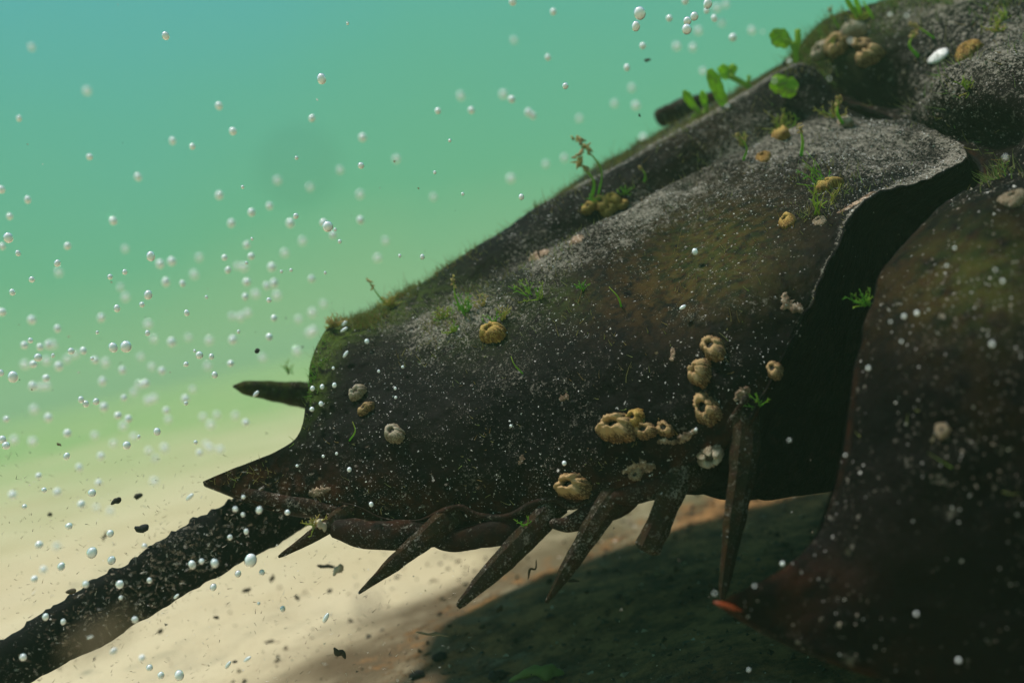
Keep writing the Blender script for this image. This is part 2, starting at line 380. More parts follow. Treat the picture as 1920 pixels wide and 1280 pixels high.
# last station: the front edge runs along the hinge and then back down the side
ST[-1] = [(1420, 340, 3.20), (1465, 185, 2.98), (1490, 120, 2.84), (1520, 132, 2.62), (1596, 190, 2.47), (1812, 298, 2.06), (1612, 384, 1.87), (1520, 560, 1.76), (1412, 782, 1.71)]
A = np.array(ST)                                   # stations x rows x 3
NS, NR = 300, 250
PX = cr(A, NS)                                     # along the body
PX = np.swapaxes(cr(np.swapaxes(PX, 0, 1), NR), 0, 1)
wob = np.stack([np.arange(NR) * .11, np.zeros(NR), np.zeros(NR)], 1); PX[:, :, 0] += 9 * fbm(wob, 1, 3)[None, :] * np.clip((np.linspace(0, 1, NS) - .93) / .07, 0, 1)[:, None]
G = UN(PX); Nn = grid_normals(G)
sgn = np.sign(np.sum(Nn * (CAM - G), -1).mean()); Nn *= sgn
uu = np.linspace(0, 1, NR)[None, :]
fwd = np.clip((PX[..., 0] - 760) / 250, 0, 1)
furrow = fwd * (-0.024 * np.exp(-((uu - 0.50) / 0.035) ** 2) + 0.020 * np.exp(-((uu - 0.60) / 0.05) ** 2) + 0.008 * np.exp(-((uu - 0.375) / 0.025) ** 2) - 0.014 * np.exp(-((uu - 0.31) / 0.03) ** 2))
for q in ((1180, 392), (1105, 420), (1300, 352), (1040, 470)):
    furrow = furrow - 0.022 * np.exp(-(((PX[..., 0] - q[0]) * .9 + (PX[..., 1] - q[1]) * -.45) / 34) ** 2 - (((PX[..., 0] - q[0]) * .45 + (PX[..., 1] - q[1]) * .9) / 9) ** 2)
disp = furrow + 0.014 * fbm(G, 13, 4) * np.exp(-(((PX[..., 0] - 1700) / 170) ** 2 + ((PX[..., 1] - 280) / 90) ** 2)) + 0.007 * fbm(G, 5, 3) + 0.0022 * fbm(G, 40, 3)
# small pits and knobs near the furrow
G = G + Nn * disp[..., None]
u = np.linspace(0, 1, NR)[None, :] * np.ones((NS, 1))
red = np.clip(1.0 * blob(PX, 640, 960, 170, 70, -0.1) + 0.9 * np.clip((u - 0.90) / 0.10, 0, 1) + 0.5 * blob(PX, 480, 905, 120, 40), 0, 1)
brown = np.clip(1.15 * blob(PX, 1335, 480, 165, 105, -0.45) + 0.45 * blob(PX, 1180, 560, 120, 70) + 0.3 * blob(PX, 1300, 250, 130, 50), 0, 1)
green = np.clip(1.4 * blob(PX, 592, 690, 30, 85, 0.25) + 1.0 * blob(PX, 690, 600, 110, 26, -0.45) + 0.45 * blob(PX, 870, 590, 100, 70) + 0.35 * blob(PX, 1340, 480, 120, 90) + 0.5 * np.clip((0.34 - u) / 0.1, 0, 1) + 0.35 * blob(PX, 1050, 560, 60, 40), 0, 1)
sst = np.linspace(0, 1, NS)[:, None]
silt = np.clip(0.7 * np.clip((sst - .972) / .02, 0, 1) * ((u > .6) & (u < .93)) + 0.45 * np.exp(-((u - 0.325) / 0.035) ** 2) * np.clip((PX[..., 0] - 950) / 120, 0, 1) + 0.8 * np.exp(-((u - 0.372) / 0.012) ** 2) * np.clip((PX[..., 0] - 1020) / 80, 0, 1) + 1.0 * blob(PX, 850, 600, 110, 48, -0.35) + 0.4 * blob(PX, 1180, 420, 120, 30, -0.4) + 0.7 * blob(PX, 1020, 490, 60, 40) + 0.5 * blob(PX, 1270, 375, 260, 48, -0.42) + 0.75 * blob(PX, 1620, 270, 170, 62, 0.1) + 0.25 * blob(PX, 1000, 760, 160, 120) + 0.35 * blob(PX, 1400, 260, 100, 60) + 0.28 * blob(PX, 600, 925, 60, 22), 0, 1)  # first term paints a lit rim on the edge by the hinge gap
att = {'red': red, 'brown': brown, 'green': green, 'silt': silt}

# lip below the near margin and the underside, so that the shell has thickness
edge = PX[:, -1, :]
rows = [PX]
def under_row(src, dx, dy, dd):
    q = src.copy(); q[:, 0] += dx; q[:, 1] += dy; q[:, 2] += dd; return q
k1_, k2_ = int(NR * 7 / 8), int(NR * 6 / 8)
lips = np.stack([under_row(edge, 0, 7, 0.012), under_row(edge, 4, 10, 0.04), under_row(PX[:, k1_], 12, 10, 0.16), under_row(PX[:, k2_], 14, 10, 0.30), PX[:, 0, :] + np.array([14, 12, -0.05])], 1)
Lw = UN(lips)
V_all = np.concatenate([G, Lw], 1); NRT = V_all.shape[1]
fc = grid_faces(NS, NRT)
def ext(a_, val): return np.concatenate([a_, np.full((NS, 5), val)], 1).ravel()
rear = mesh_obj('rear_shell', V_all.reshape(-1, 3), fc, M_shell, crab, attrs={'red': ext(red, .6), 'brown': ext(brown, 0), 'green': ext(green, 0), 'silt': ext(silt, 0)})  # silt also carries the painted lit rim
BV_V = [V_all.reshape(-1, 3)]; BV_F = [fc.tolist()]; REAR = (G, PX, Nn)

# side wall of the rear shell in the gap before the front shell
fe = PX[-1, int(NR * 0.30):, :]
W = np.stack([cr(np.stack([fe + 0, fe + np.array([10, 6, 0.014]), fe + np.array([70, 40, 0.20]), fe + np.array([330, 60, 0.50])], 0), 14)], 0)[0]
W[-1:, :, 1] = np.maximum(W[-1:, :, 1], W[-1:, :, 1]); Wg = UN(W); Wg += (G[-1, int(NR * 0.30):, :] - UN(fe))[None] * np.linspace(1, 0, 14)[:, None, None]; Wg += 0.010 * fbm(Wg, 9, 4)[..., None] * np.clip(np.linspace(-.1, 1.5, 14), 0, 1)[:, None, None]
nW, mW = W.shape[:2]
z_ = np.zeros(nW * mW)
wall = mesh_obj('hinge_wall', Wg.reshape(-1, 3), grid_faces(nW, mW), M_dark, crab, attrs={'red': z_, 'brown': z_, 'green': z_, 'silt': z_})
gw = np.random.default_rng(77); kk = gw.choice(nW * mW, 420); WN = grid_normals(Wg).reshape(-1, 3); WN = WN * np.sign(np.sum(WN * (CAM - Wg.reshape(-1, 3)), 1))[:, None]
WALL_PTS = (Wg.reshape(-1, 3)[kk] + 0.002 * gw.normal(size=(420, 3)), WN[kk])
# lower flap of the side wall, down to the belly
low = np.array([[(1290, 905, 1.80), (1340, 870, 1.79), (1400, 760, 1.78), (1450, 640, 1.80)],
                [(1290, 928, 1.84), (1350, 912, 1.84), (1420, 906, 1.85), (1500, 760, 1.88)],
                [(1420, 930, 2.0), (1470, 905, 2.0), (1560, 912, 2.0), (1640, 740, 2.0)],
                [(1640, 905, 2.2), (1700, 895, 2.2), (1760, 850, 2.2), (1800, 700, 2.2)]], float)
Lo = np.swapaxes(cr(np.swapaxes(cr(low, 24), 0, 1), 40), 0, 1)
Lg = UN(Lo); Lg += 0.008 * fbm(Lg, 10, 4)[..., None]
z_ = np.zeros(24 * 40)
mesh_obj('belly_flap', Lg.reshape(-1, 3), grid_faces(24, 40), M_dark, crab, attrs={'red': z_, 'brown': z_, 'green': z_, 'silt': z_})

# front shell
FT = [
    [(1470, 112, 2.78), (1545, 165, 2.58), (1640, 205, 2.46), (1750, 255, 2.28), (1836, 306, 2.00), (1772, 366, 1.78), (1700, 450, 1.68), (1655, 545, 1.62), (1612, 690, 1.56), (1562, 890, 1.50), (1500, 1040, 1.47), (1348, 1128, 1.45)],
    [(1540, 52, 2.74), (1600, 110, 2.58), (1690, 165, 2.42), (1790, 215, 2.20), (1885, 275, 1.93), (1830, 352, 1.70), (1765, 445, 1.60), (1720, 545, 1.54), (1680, 690, 1.48), (1640, 880, 1.44), (1580, 1060, 1.43), (1440, 1182, 1.45)],
    [(1625, 22, 2.70), (1690, 62, 2.54), (1770, 110, 2.36), (1850, 165, 2.12), (1950, 240, 1.86), (1900, 345, 1.62), (1850, 445, 1.52), (1810, 550, 1.46), (1780, 690, 1.41), (1740, 880, 1.38), (1680, 1080, 1.38), (1560, 1232, 1.41)],
    [(1800, -22, 2.66), (1850, 10, 2.48), (1920, 60, 2.28), (2000, 130, 2.04), (2080, 230, 1.78), (2050, 345, 1.54), (2020, 455, 1.44), (1990, 560, 1.38), (1965, 700, 1.33), (1930, 890, 1.31), (1880, 1110, 1.32), (1770, 1300, 1.37)],
    [(2100, -110, 2.58), (2130, -60, 2.4), (2190, 0, 2.18), (2250, 90, 1.95), (2300, 210, 1.70), (2290, 345, 1.46), (2270, 470, 1.36), (2250, 590, 1.30), (2230, 740, 1.26), (2200, 940, 1.24), (2150, 1180, 1.26), (2060, 1400, 1.32)],
    [(2500, -200, 2.5), (2540, -140, 2.34), (2600, -60, 2.12), (2640, 50, 1.9), (2680, 190, 1.66), (2680, 350, 1.44), (2660, 500, 1.33), (2640, 640, 1.27), (2620, 800, 1.24), (2580, 1010, 1.23), (2520, 1260, 1.26), (2420, 1490, 1.32)],
    [(2950, -220, 2.55), (2980, -150, 2.42), (3020, -50, 2.25), (3050, 70, 2.05), (3070, 220, 1.85), (3060, 400, 1.66), (3020, 580, 1.55), (2980, 730, 1.50), (2930, 900, 1.46), (2870, 1110, 1.45), (2800, 1340, 1.46), (2700, 1520, 1.48)],
    [(3150, 100, 2.7), (3180, 180, 2.6), (3200, 280, 2.5), (3200, 380, 2.4), (3200, 500, 2.3), (3180, 650, 2.2), (3140, 800, 2.1), (3100, 920, 2.05), (3050, 1050, 2.0), (3000, 1200, 1.95), (2920, 1380, 1.9), (2800, 1540, 1.85)],
]
A = np.array(FT, float); NS2, NR2 = 260, 230
PF = cr(A, NS2); PF = np.swapaxes(cr(np.swapaxes(PF, 0, 1), NR2), 0, 1)
GF = UN(PF); NF = grid_normals(GF); NF *= np.sign(np.sum(NF * (CAM - GF), -1).mean())
# folds: the eye ridge bump and hollows beside the hinge
fold = 0.05 * blob(PF, 1850, 165, 130, 55, -0.45) - 0.10 * blob(PF, 1630, 165, 62, 48) - 0.06 * blob(PF, 1850, 250, 75, 26, -0.5) - 0.03 * blob(PF, 1700, 120, 90, 25, -0.5)
GF = GF + NF * (0.030 * fbm(GF, 8, 4) * np.exp(-(((PF[..., 0] - 1650) / 230) ** 2 + ((PF[..., 1] - 140) / 130) ** 2)) + 0.020 * fbm(GF, 3.2, 4) + 0.0028 * fbm(GF, 26, 3) + fold * np.clip(np.linspace(0, 1, NS2)[:, None] / 0.07, 0.25, 1))[..., None]
u2 = np.linspace(0, 1, NR2)[None, :] * np.ones((NS2, 1)); s2 = np.linspace(0, 1, NS2)[:, None] * np.ones((1, NR2))
fa = {
    'red': np.clip(1.2 * 0.25 * np.clip((u2 - 0.96) / 0.04, 0, 1) + 0.45 * blob(PF, 1480, 1090, 120, 60) + 0.5 * np.clip((0.03 - s2) / 0.03, 0, 1), 0, 1),
    'brown': np.clip(0.75 * blob(PF, 1800, 520, 180, 110, -0.4) + 0.2 * blob(PF, 1880, 760, 120, 120), 0, 1),
    'green': np.clip(0.6 * np.clip((0.12 - u2) / 0.1, 0, 1) + 0.35 * blob(PF, 1840, 520, 120, 100), 0, 1),
    'silt': np.clip(0.75 * blob(PF, 1830, 140, 190, 75, -0.4) + 0.5 * blob(PF, 1800, 30, 200, 40) + 0.28 * blob(PF, 1760, 860, 130, 90), 0, 1),
}
ed = PF[:, -1, :]; bk = PF[0]
lips = np.stack([under_row(ed, 6, 14, 0.02), under_row(ed, 20, 8, 0.07), under_row(ed, 250, -120, 0.5), under_row(ed, 500, -500, 1.0)], 1)
VF = np.concatenate([GF, UN(lips)], 1)
ex2 = lambda a_, v: np.concatenate([a_, np.full((NS2, 4), v)], 1).ravel()
fcF = grid_faces(NS2, VF.shape[1])
front = mesh_obj('front_shell', VF.reshape(-1, 3), fcF, M_front, crab, attrs={k: ex2(v, 0.7 if k == 'red' else 0.0) for k, v in fa.items()})
BV_V.append(VF.reshape(-1, 3)); BV_F.append(fcF.tolist()); FRONT = (GF, PF, NF)
# turned-in rim along the back edge of the front shell
rim = np.stack([bk + 0, bk + np.array([-5, 4, 0.012]), bk + np.array([4, 8, 0.05]), bk + np.array([90, 20, 0.55])], 0)
rim = cr(rim, 12); rg = UN(rim) + (GF[0] - UN(bk))[None] * np.linspace(1, 0.6, 12)[:, None, None]; z_ = np.zeros(rim.shape[0] * rim.shape[1])
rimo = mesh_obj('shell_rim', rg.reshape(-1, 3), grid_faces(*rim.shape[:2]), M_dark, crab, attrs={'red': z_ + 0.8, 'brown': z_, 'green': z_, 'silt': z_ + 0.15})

# orange tip of the corner spine
m, t, b = new_mat('corner_tip'); n = N(t); n.link(n.mix(n.step(n.noise(40, 3), .35, .65), (0.03, 0.008, 0.004), (0.30, 0.045, 0.008)), b.inputs['Base Color']); spec(b, 0.4); M_tip = m
pts = cr(np.array([(1338, 1128, 1.448), (1352, 1132, 1.445), (1372, 1138, 1.445), (1395, 1146, 1.452)], float), 12)
v, fc = tube(UN(pts), np.interp(np.linspace(0, 1, 12), [0, .3, .7, 1], [px(2, 1.45), px(4.5, 1.45), px(4, 1.45), px(.6, 1.45)]), 12, jag=0.2, js=40)
mesh_obj('corner_tip', v, fc, M_tip, crab)

def zat(nv, red=0.5, silt=0.0, green=0.0):
    z = np.zeros(nv); return {'red': z + red, 'brown': z, 'green': z + green, 'silt': z + silt}

# scalloped ledges of the lower margin, each ending in a blunt tooth that points backward
LEDGES = [
    ([(618, 992, 1.945), (660, 1000, 1.94), (740, 1006, 1.93), (830, 1000, 1.935), (900, 978, 1.96)], [14, 26, 28, 23, 10]),
    ([(800, 1010, 1.925), (850, 1016, 1.915), (930, 1000, 1.90), (1000, 984, 1.90), (1060, 955, 1.92)], [9, 21, 24, 21, 9]),
    ([(1030, 982, 1.85), (1065, 984, 1.85), (1110, 966, 1.84), (1170, 944, 1.83), (1210, 915, 1.85)], [9, 16, 22, 22, 10]),
    ([(1145, 935, 1.81), (1180, 930, 1.81), (1230, 915, 1.80), (1290, 900, 1.80), (1330, 880, 1.82)], [10, 20, 24, 24, 14]),
    ([(440, 918, 2.03), (500, 935, 2.0), (560, 950, 1.985), (610, 958, 1.975), (650, 960, 1.97)], [5, 13, 16, 13, 6]),
]
for pts, rr in LEDGES:
    p_ = cr(np.array(pts, float), 36); p_[:, 1] -= 2; p_[:, 2] -= 0.022; rad = np.interp(np.linspace(0, 1, 36), np.linspace(0, 1, len(rr)), rr) * K * p_[:, 2]
    rad[0] *= 0.35; rad[1] *= 0.8
    v, fc = tube(UN(p_), rad, 18, flat=0.62, jag=0.14, js=22)
    mesh_obj('margin_ledge', v, fc, M_spine, crab, attrs=zat(len(v), 0.30, 0.10))

RIMP = [(636, 942, 1.945), (672, 950, 1.94), (720, 972, 1.93), (780, 976, 1.915), (826, 960, 1.90), (862, 950, 1.895), (900, 966, 1.89), (950, 968, 1.875), (1000, 944, 1.86), (1040, 936, 1.85), (1070, 950, 1.835), (1105, 940, 1.825), (1145, 905, 1.805), (1180, 884, 1.795), (1214, 892, 1.79), (1250, 866, 1.775), (1285, 832, 1.765), (1312, 838, 1.76), (1345, 822, 1.745), (1378, 776, 1.73), (1402, 742, 1.72)]
p_ = cr(np.array(RIMP, float), 260); p_[:, 2] -= 0.004
v, fc = tube(UN(p_), px(6.0, 1.85) * np.clip(np.linspace(0, 1, 260) / .25, .35, 1) * (1 + .25 * fbm(np.stack([np.arange(260) * .12, np.zeros(260), np.zeros(260)], 1), 1, 2)), 14, jag=0.3, js=30)
mesh_obj('margin_rim', v, fc, M_spine, crab, attrs=zat(len(v), 0.2, 0.15))

# movable spines along the near margin
SPINES = [
    ([(668, 948, 1.955), (625, 978, 1.93), (575, 1012, 1.90), (522, 1044, 1.88)], [16, 21, 14, 4], 1.0, ''),
    ([(858, 958, 1.91), (812, 996, 1.885), (745, 1052, 1.86), (672, 1112, 1.84)], [25, 27, 20, 4], 1.0, ''),
    ([(1040, 950, 1.86), (995, 1000, 1.835), (925, 1070, 1.81), (858, 1138, 1.79)], [26, 29, 25, 8], 1.0, ''),
    ([(1172, 905, 1.815), (1128, 965, 1.79), (1078, 1045, 1.77), (1024, 1130, 1.75)], [29, 29, 21, 5], 1.0, ''),
    ([(1292, 850, 1.785), (1268, 905, 1.765), (1238, 975, 1.755), (1212, 1036, 1.745)], [28, 33, 29, 24], 1.0, 'broken marginal spine ending in a blunt stump'),
    ([(1400, 770, 1.74), (1396, 850, 1.715), (1378, 970, 1.69), (1354, 1122, 1.66)], [30, 34, 26, 9], 1.0, ''),
]
for pts, rr, fl, lab in SPINES:
    p_ = cr(np.array(pts, float), 48); tt = np.linspace(0, 1, 48)
    rad = np.interp(tt, [0, .3, .68, .96, 1], [rr[0] * .9, rr[1] * .86, rr[2] * .84, rr[3] * 1.15, rr[3] * .6]) * K * p_[:, 2] * (1 + 0.02 * np.sin(tt * 23 + pts[0][0]))
    v, fc = tube(UN(p_), rad, 7, flat=0.6, jag=0.09, js=34, seed=pts[0][0])
    o = mesh_obj('marginal_spine', v, fc, M_spine, crab, smooth=False, attrs=zat(len(v), 0.35, 0.18, 0.1))
    if lab: o['label'] = lab
    BV_V.append(v); BV_F.append(fc)
# far prong beside the tail and the far marginal spine that shows over the crest
p_ = cr(np.array([(437, 724, 2.36), (470, 728, 2.38), (520, 734, 2.42), (575, 742, 2.47), (640, 752, 2.52)], float), 40)
v, fc = tube(UN(p_), np.interp(np.linspace(0, 1, 40), [0, .15, .45, .75, 1], [2, 12, 19, 26, 32]) * K * 2.42, 16, flat=0.8, jag=0.1)
o = mesh_obj('rear_prong', v, fc, M_spine, crab, attrs=zat(len(v), 0.35, 0.1, 0.5)); o['label'] = 'far rear prong with a reddish point beside the tail'
p_ = cr(np.array([(1232, 224, 3.02), (1262, 212, 3.03), (1300, 200, 3.04), (1350, 190, 3.06)], float), 24)
v, fc = tube(UN(p_), np.interp(np.linspace(0, 1, 24), [0, .06, .5, 1], [12, 19, 22, 22]) * K * 3.03, 14, flat=0.7, jag=0.15)
o = mesh_obj('marginal_spine', v, fc, M_spine, crab, attrs=zat(len(v), 0.1, 0.1)); o['label'] = 'blunt far marginal spine showing over the crest'

# tail spine: three-sided, with a toothed upper keel
p_ = cr(np.array([(620, 905, 2.20), (520, 955, 2.13), (400, 1020, 2.04), (250, 1110, 1.95), (90, 1205, 1.86), (-120, 1330, 1.76), (-420, 1500, 1.62)], float), 150)
Pt = UN(p_); T = np.gradient(Pt, axis=0); T /= np.linalg.norm(T, axis=1, keepdims=True)
B1 = np.cross(T, f); B1 /= np.linalg.norm(B1, axis=1, keepdims=True); B1 *= np.sign(B1 @ up)[:, None]; B2 = np.cross(T, B1); B2 *= np.sign(B2 @ -f)[:, None]
wd = np.interp(np.linspace(0, 1, 150), [0, .2, .5, .75, 1], [50, 57, 54, 50, 30]) * K * p_[:, 2]
th = np.array([90, 78, 60, 30, 5, -15, -50, -80, -90, -105, -150, 180, 140, 110, 100]) / 180 * math.pi
prof_r = np.array([1.0, .97, .84, .66, .62, .66, .86, .98, 1.0, .95, .6, .5, .66, .84, .96])
ser = 1 + 0.09 * np.maximum(0, np.sin(np.linspace(0, 1, 150) * 150)) * (np.random.default_rng(5).random(150) > 0.25)
ring = np.zeros((150, len(th), 3))
for k, (a, q) in enumerate(zip(th, prof_r)):
    s_ = ser if k in (0, 1, 14) else np.ones(150)
    ring[:, k] = Pt + (wd * q * s_)[:, None] * (math.sin(a) * B1 + math.cos(a) * B2 * 0.8)
ring += (0.006 * fbm(ring, 18, 4))[..., None] * B1[:, None]
v = np.concatenate([ring.reshape(-1, 3), Pt[:1], Pt[-1:]]); fc = grid_faces(150, len(th), wrap=True).tolist()
tail = mesh_obj('tail_spine', v, fc, M_tail, crab, attrs=zat(len(v), 0.0, 0.12)); BV_V.append(v); BV_F.append(fc)

# ------------------------------------------------------------------ ray hits on the animal
offs = np.cumsum([0] + [len(a) for a in BV_V[:-1]])
bvh = BVHTree.FromPolygons([tuple(x) for x in np.concatenate(BV_V)], [tuple(int(i) + int(o_) for i in q) for F_, o_ in zip(BV_F, offs) for q in F_])
CV = Vector(CAM)
def hit(x, y):
    d = (V(x, y, 1) - CV).normalized(); loc, nor, idx, dist = bvh.ray_cast(CV, d)
    if loc is None: return None, None
    if nor.dot(d) > 0: nor = -nor
    return loc, nor

#@@DETAILS@@
# ------------------------------------------------------------------ silt grains lying on the shell (uncountable)
def sample_grid(G_, Nn_, wgt, n, g):
    a = np.linalg.norm(np.cross(G_[1:, :-1] - G_[:-1, :-1], G_[:-1, 1:] - G_[:-1, :-1]), axis=-1) * wgt[:-1, :-1]
    p = a.ravel() / a.sum(); k = g.choice(p.size, n, p=p); i, j = np.unravel_index(k, a.shape); s, t_ = g.random(n)[:, None], g.random(n)[:, None]
    pos = G_[i, j] * (1 - s) * (1 - t_) + G_[i + 1, j] * s * (1 - t_) + G_[i, j + 1] * (1 - s) * t_ + G_[i + 1, j + 1] * s * t_
    return pos, Nn_[i, j], i, j

def flakes(pos, nor, size, g, thick=0.5):
    n = len(pos); ref = g.normal(size=(n, 3)); A_ = np.cross(nor, ref); A_ /= np.linalg.norm(A_, axis=1, keepdims=True); B_ = np.cross(nor, A_)
    vs = []
    for k in range(3):
        an = 2.1 * k + g.normal(0, 0.35, n); rr = size * g.uniform(0.6, 1.3, n)
        vs.append(pos + rr[:, None] * (np.cos(an)[:, None] * A_ + np.sin(an)[:, None] * B_))
    vs.append(pos + nor * (size * thick * g.uniform(0.5, 1.6, n))[:, None] + 0.3 * size[:, None] * g.normal(size=(n, 3)))
    vv = np.stack(vs, 1).reshape(-1, 3); b4 = (np.arange(n) * 4)[:, None]
    ff = np.concatenate([b4 + np.array([[0, 1, 3]]), b4 + np.array([[1, 2, 3]]), b4 + np.array([[2, 0, 3]])])
    return vv, ff

g = np.random.default_rng(11)
clump = np.clip(0.35 + 0.9 * fbm(G, 9, 4), 0.04, 2)
pos, nr, i, j = sample_grid(G, Nn, (0.25 + 2.6 * silt + 0.3 * green) * clump * np.clip(1.25 - 0.5 * u, 0.4, 2), 24000, g)  # silt mask includes the painted lit rim
sz = 0.00125 * np.exp(np.clip(g.normal(0, 0.45, len(pos)), -1, .7)) * (0.8 + 0.5 * silt[i, j])
v, fc = flakes(pos, nr, sz, g); tone = np.clip(g.beta(0.8, 1.9, len(pos)), 0, 1)
o = mesh_obj('silt_grains', v, fc, M_grain, crab, smooth=False, attrs={'tone': np.repeat(tone, 4)}); tag(o, kind='stuff')
cl2 = np.clip(fbm(G + 63, 24, 4) - 0.05, 0, 2) * np.clip(0.5 + fbm(G + 11, 6, 3), 0.05, 2)
pos, nr, i, j = sample_grid(G, Nn, (0.7 + 0.8 * silt) * cl2, 26000, g)
v, fc = flakes(pos, nr, 0.0009 * np.exp(np.clip(g.normal(0, 0.4, len(pos)), -1, .8)), g)
o = mesh_obj('silt_grains', v, fc, M_grain, crab, smooth=False, attrs={'tone': np.repeat(g.beta(2, 3, len(pos)) * .9, 4)}); tag(o, kind='stuff')
v, fc = flakes(WALL_PTS[0], WALL_PTS[1], 0.0017 * np.exp(g.normal(0, .4, 420)), g)
o = mesh_obj('silt_grains', v, fc, M_grain, crab, smooth=False, attrs={'tone': np.repeat(g.beta(1, 2, 420), 4)}); tag(o, kind='stuff')
clump = np.clip(0.25 + 1.0 * fbm(G + 31, 7, 4), 0.03, 2)
pos, nr, i, j = sample_grid(G, Nn, (0.5 + 1.2 * silt) * clump, 10000, g)
v, fc = flakes(pos, nr, 0.00125 * np.exp(np.clip(g.normal(0, 0.42, len(pos)), -1, .75)), g)
o = mesh_obj('sand_grains', v, fc, M_grain, crab, smooth=False, attrs={'tone': np.repeat(g.uniform(.6, 1, len(pos)), 4)}); tag(o, kind='stuff')
clump = np.clip(0.3 + 0.9 * fbm(GF, 6, 4), 0.03, 2)
vis = ((PF[..., 0] < 2100) & (PF[..., 1] < 1400)).astype(float)
pos, nr, i, j = sample_grid(GF, NF, (0.10 + 2.2 * fa['silt'] + 0.1 * fa['brown']) * clump * vis, 15000, g)
sz = 0.0013 * np.exp(g.normal(0, 0.5, len(pos)))
v, fc = flakes(pos, nr, sz, g); tone = np.clip(g.beta(0.8, 2.0, len(pos)), 0, 1)
o = mesh_obj('silt_grains', v, fc, M_grain, crab, smooth=False, attrs={'tone': np.repeat(tone, 4)}); tag(o, kind='stuff')

# ------------------------------------------------------------------ short algal turf (uncountable)
def filaments(pos, nor, L, rad, g, curl=0.5, lift=0.5):
    n = len(pos); upw = np.array([-0.1, 0, 1.0])
    d0 = nor + 0.5 * g.normal(size=(n, 3)); d0 /= np.linalg.norm(d0, axis=1, keepdims=True)
    d1 = lift * upw + curl * g.normal(size=(n, 3))
    A_ = np.cross(d0, g.normal(size=(n, 3))); A_ /= np.linalg.norm(A_, axis=1, keepdims=True); B_ = np.cross(d0, A_)
    vs = []
    for k, tt in enumerate((0, .35, .7, 1.0)):
        c = pos + L[:, None] * (d0 * tt + d1 * tt * tt * 0.6)
        rr = rad * (1 - 0.75 * tt)
        for q in range(3):
            an = q * 2.094
            vs.append(c + rr[:, None] * (math.cos(an) * A_ + math.sin(an) * B_))
    vv = np.stack(vs, 1).reshape(-1, 3); b = (np.arange(n) * 12)[:, None, None]
    q_ = np.array([[k * 3 + q, k * 3 + (q + 1) % 3, k * 3 + 3 + (q + 1) % 3, k * 3 + 3 + q] for k in range(3) for q in range(3)])[None]
    return vv, (b + q_).reshape(-1, 4)

crest = np.exp(-((u - 0.30) / 0.07) ** 2) * (PX[..., 0] < 1560)
gz = 6.0 * blob(PX, 582, 690, 20, 80, 0.25) + 1.0 * blob(PX, 680, 602, 100, 22, -0.45) + 0.45 * blob(PX, 868, 590, 90, 50) + 0.4 * blob(PX, 960, 545, 90, 25, -0.6)
gz = gz + 0.34 * crest + 0.10 * blob(PX, 460, 880, 80, 22) + 0.012 + 0.10 * blob(PX, 1530, 360, 60, 60)
pos, nr, i, j = sample_grid(G, Nn, gz * np.clip(0.1 + 1.3 * fbm(G, 13, 3), 0.03, 2) , 9500, g)
L = g.uniform(0.004, 0.015, len(pos)) * (1 + 1.2 * (g.random(len(pos)) > 0.93))
v1, f1 = filaments(pos, nr, L, np.full(len(pos), 0.0007) * g.uniform(0.7, 1.6, len(pos)), g)
edge_green = np.clip(blob(PX, 580, 700, 30, 90, 0.2)[i, j] * 1.5, 0, 1)
t1 = np.clip(0.34 + 0.6 * edge_green + 0.18 * g.normal(size=len(pos)), 0, 1)
gz2 = np.clip((0.10 - u2) / 0.1, 0, 1) * vis * 1.0 + 0.05 * fa['silt'] + 0.3 * blob(PF, 1850, 305, 40, 20) + 0.5 * blob(PF, 1860, 5, 160, 22, -0.15)
pos, nr, i, j = sample_grid(GF, NF, gz2 * np.clip(0.4 + fbm(GF, 10, 3), 0.03, 2), 2600, g)
v2, f2 = filaments(pos, nr, g.uniform(0.008, 0.03, len(pos)), np.full(len(pos), 0.0008) * g.uniform(0.7, 1.5, len(pos)), g)
t2 = np.clip(0.5 + 0.25 * g.normal(size=len(pos)), 0, 1)
o = mesh_obj('algal_turf', np.concatenate([v1, v2]), np.concatenate([f1, f2 + len(v1)]), M_turf, attrs={'tone': np.concatenate([np.repeat(t1, 12), np.repeat(t2, 12)])}); tag(o, kind='stuff')

# ------------------------------------------------------------------ barnacles
def frame_on(loc, nor, spin, tilt=0.0, lean=None):
    z = Vector(nor).normalized()
    if lean is not None: z = (z + tilt * Vector(lean)).normalized()
    q = z.to_track_quat('Z', 'Y'); return q.to_matrix() @ Matrix.Rotation(spin, 3, 'Z')

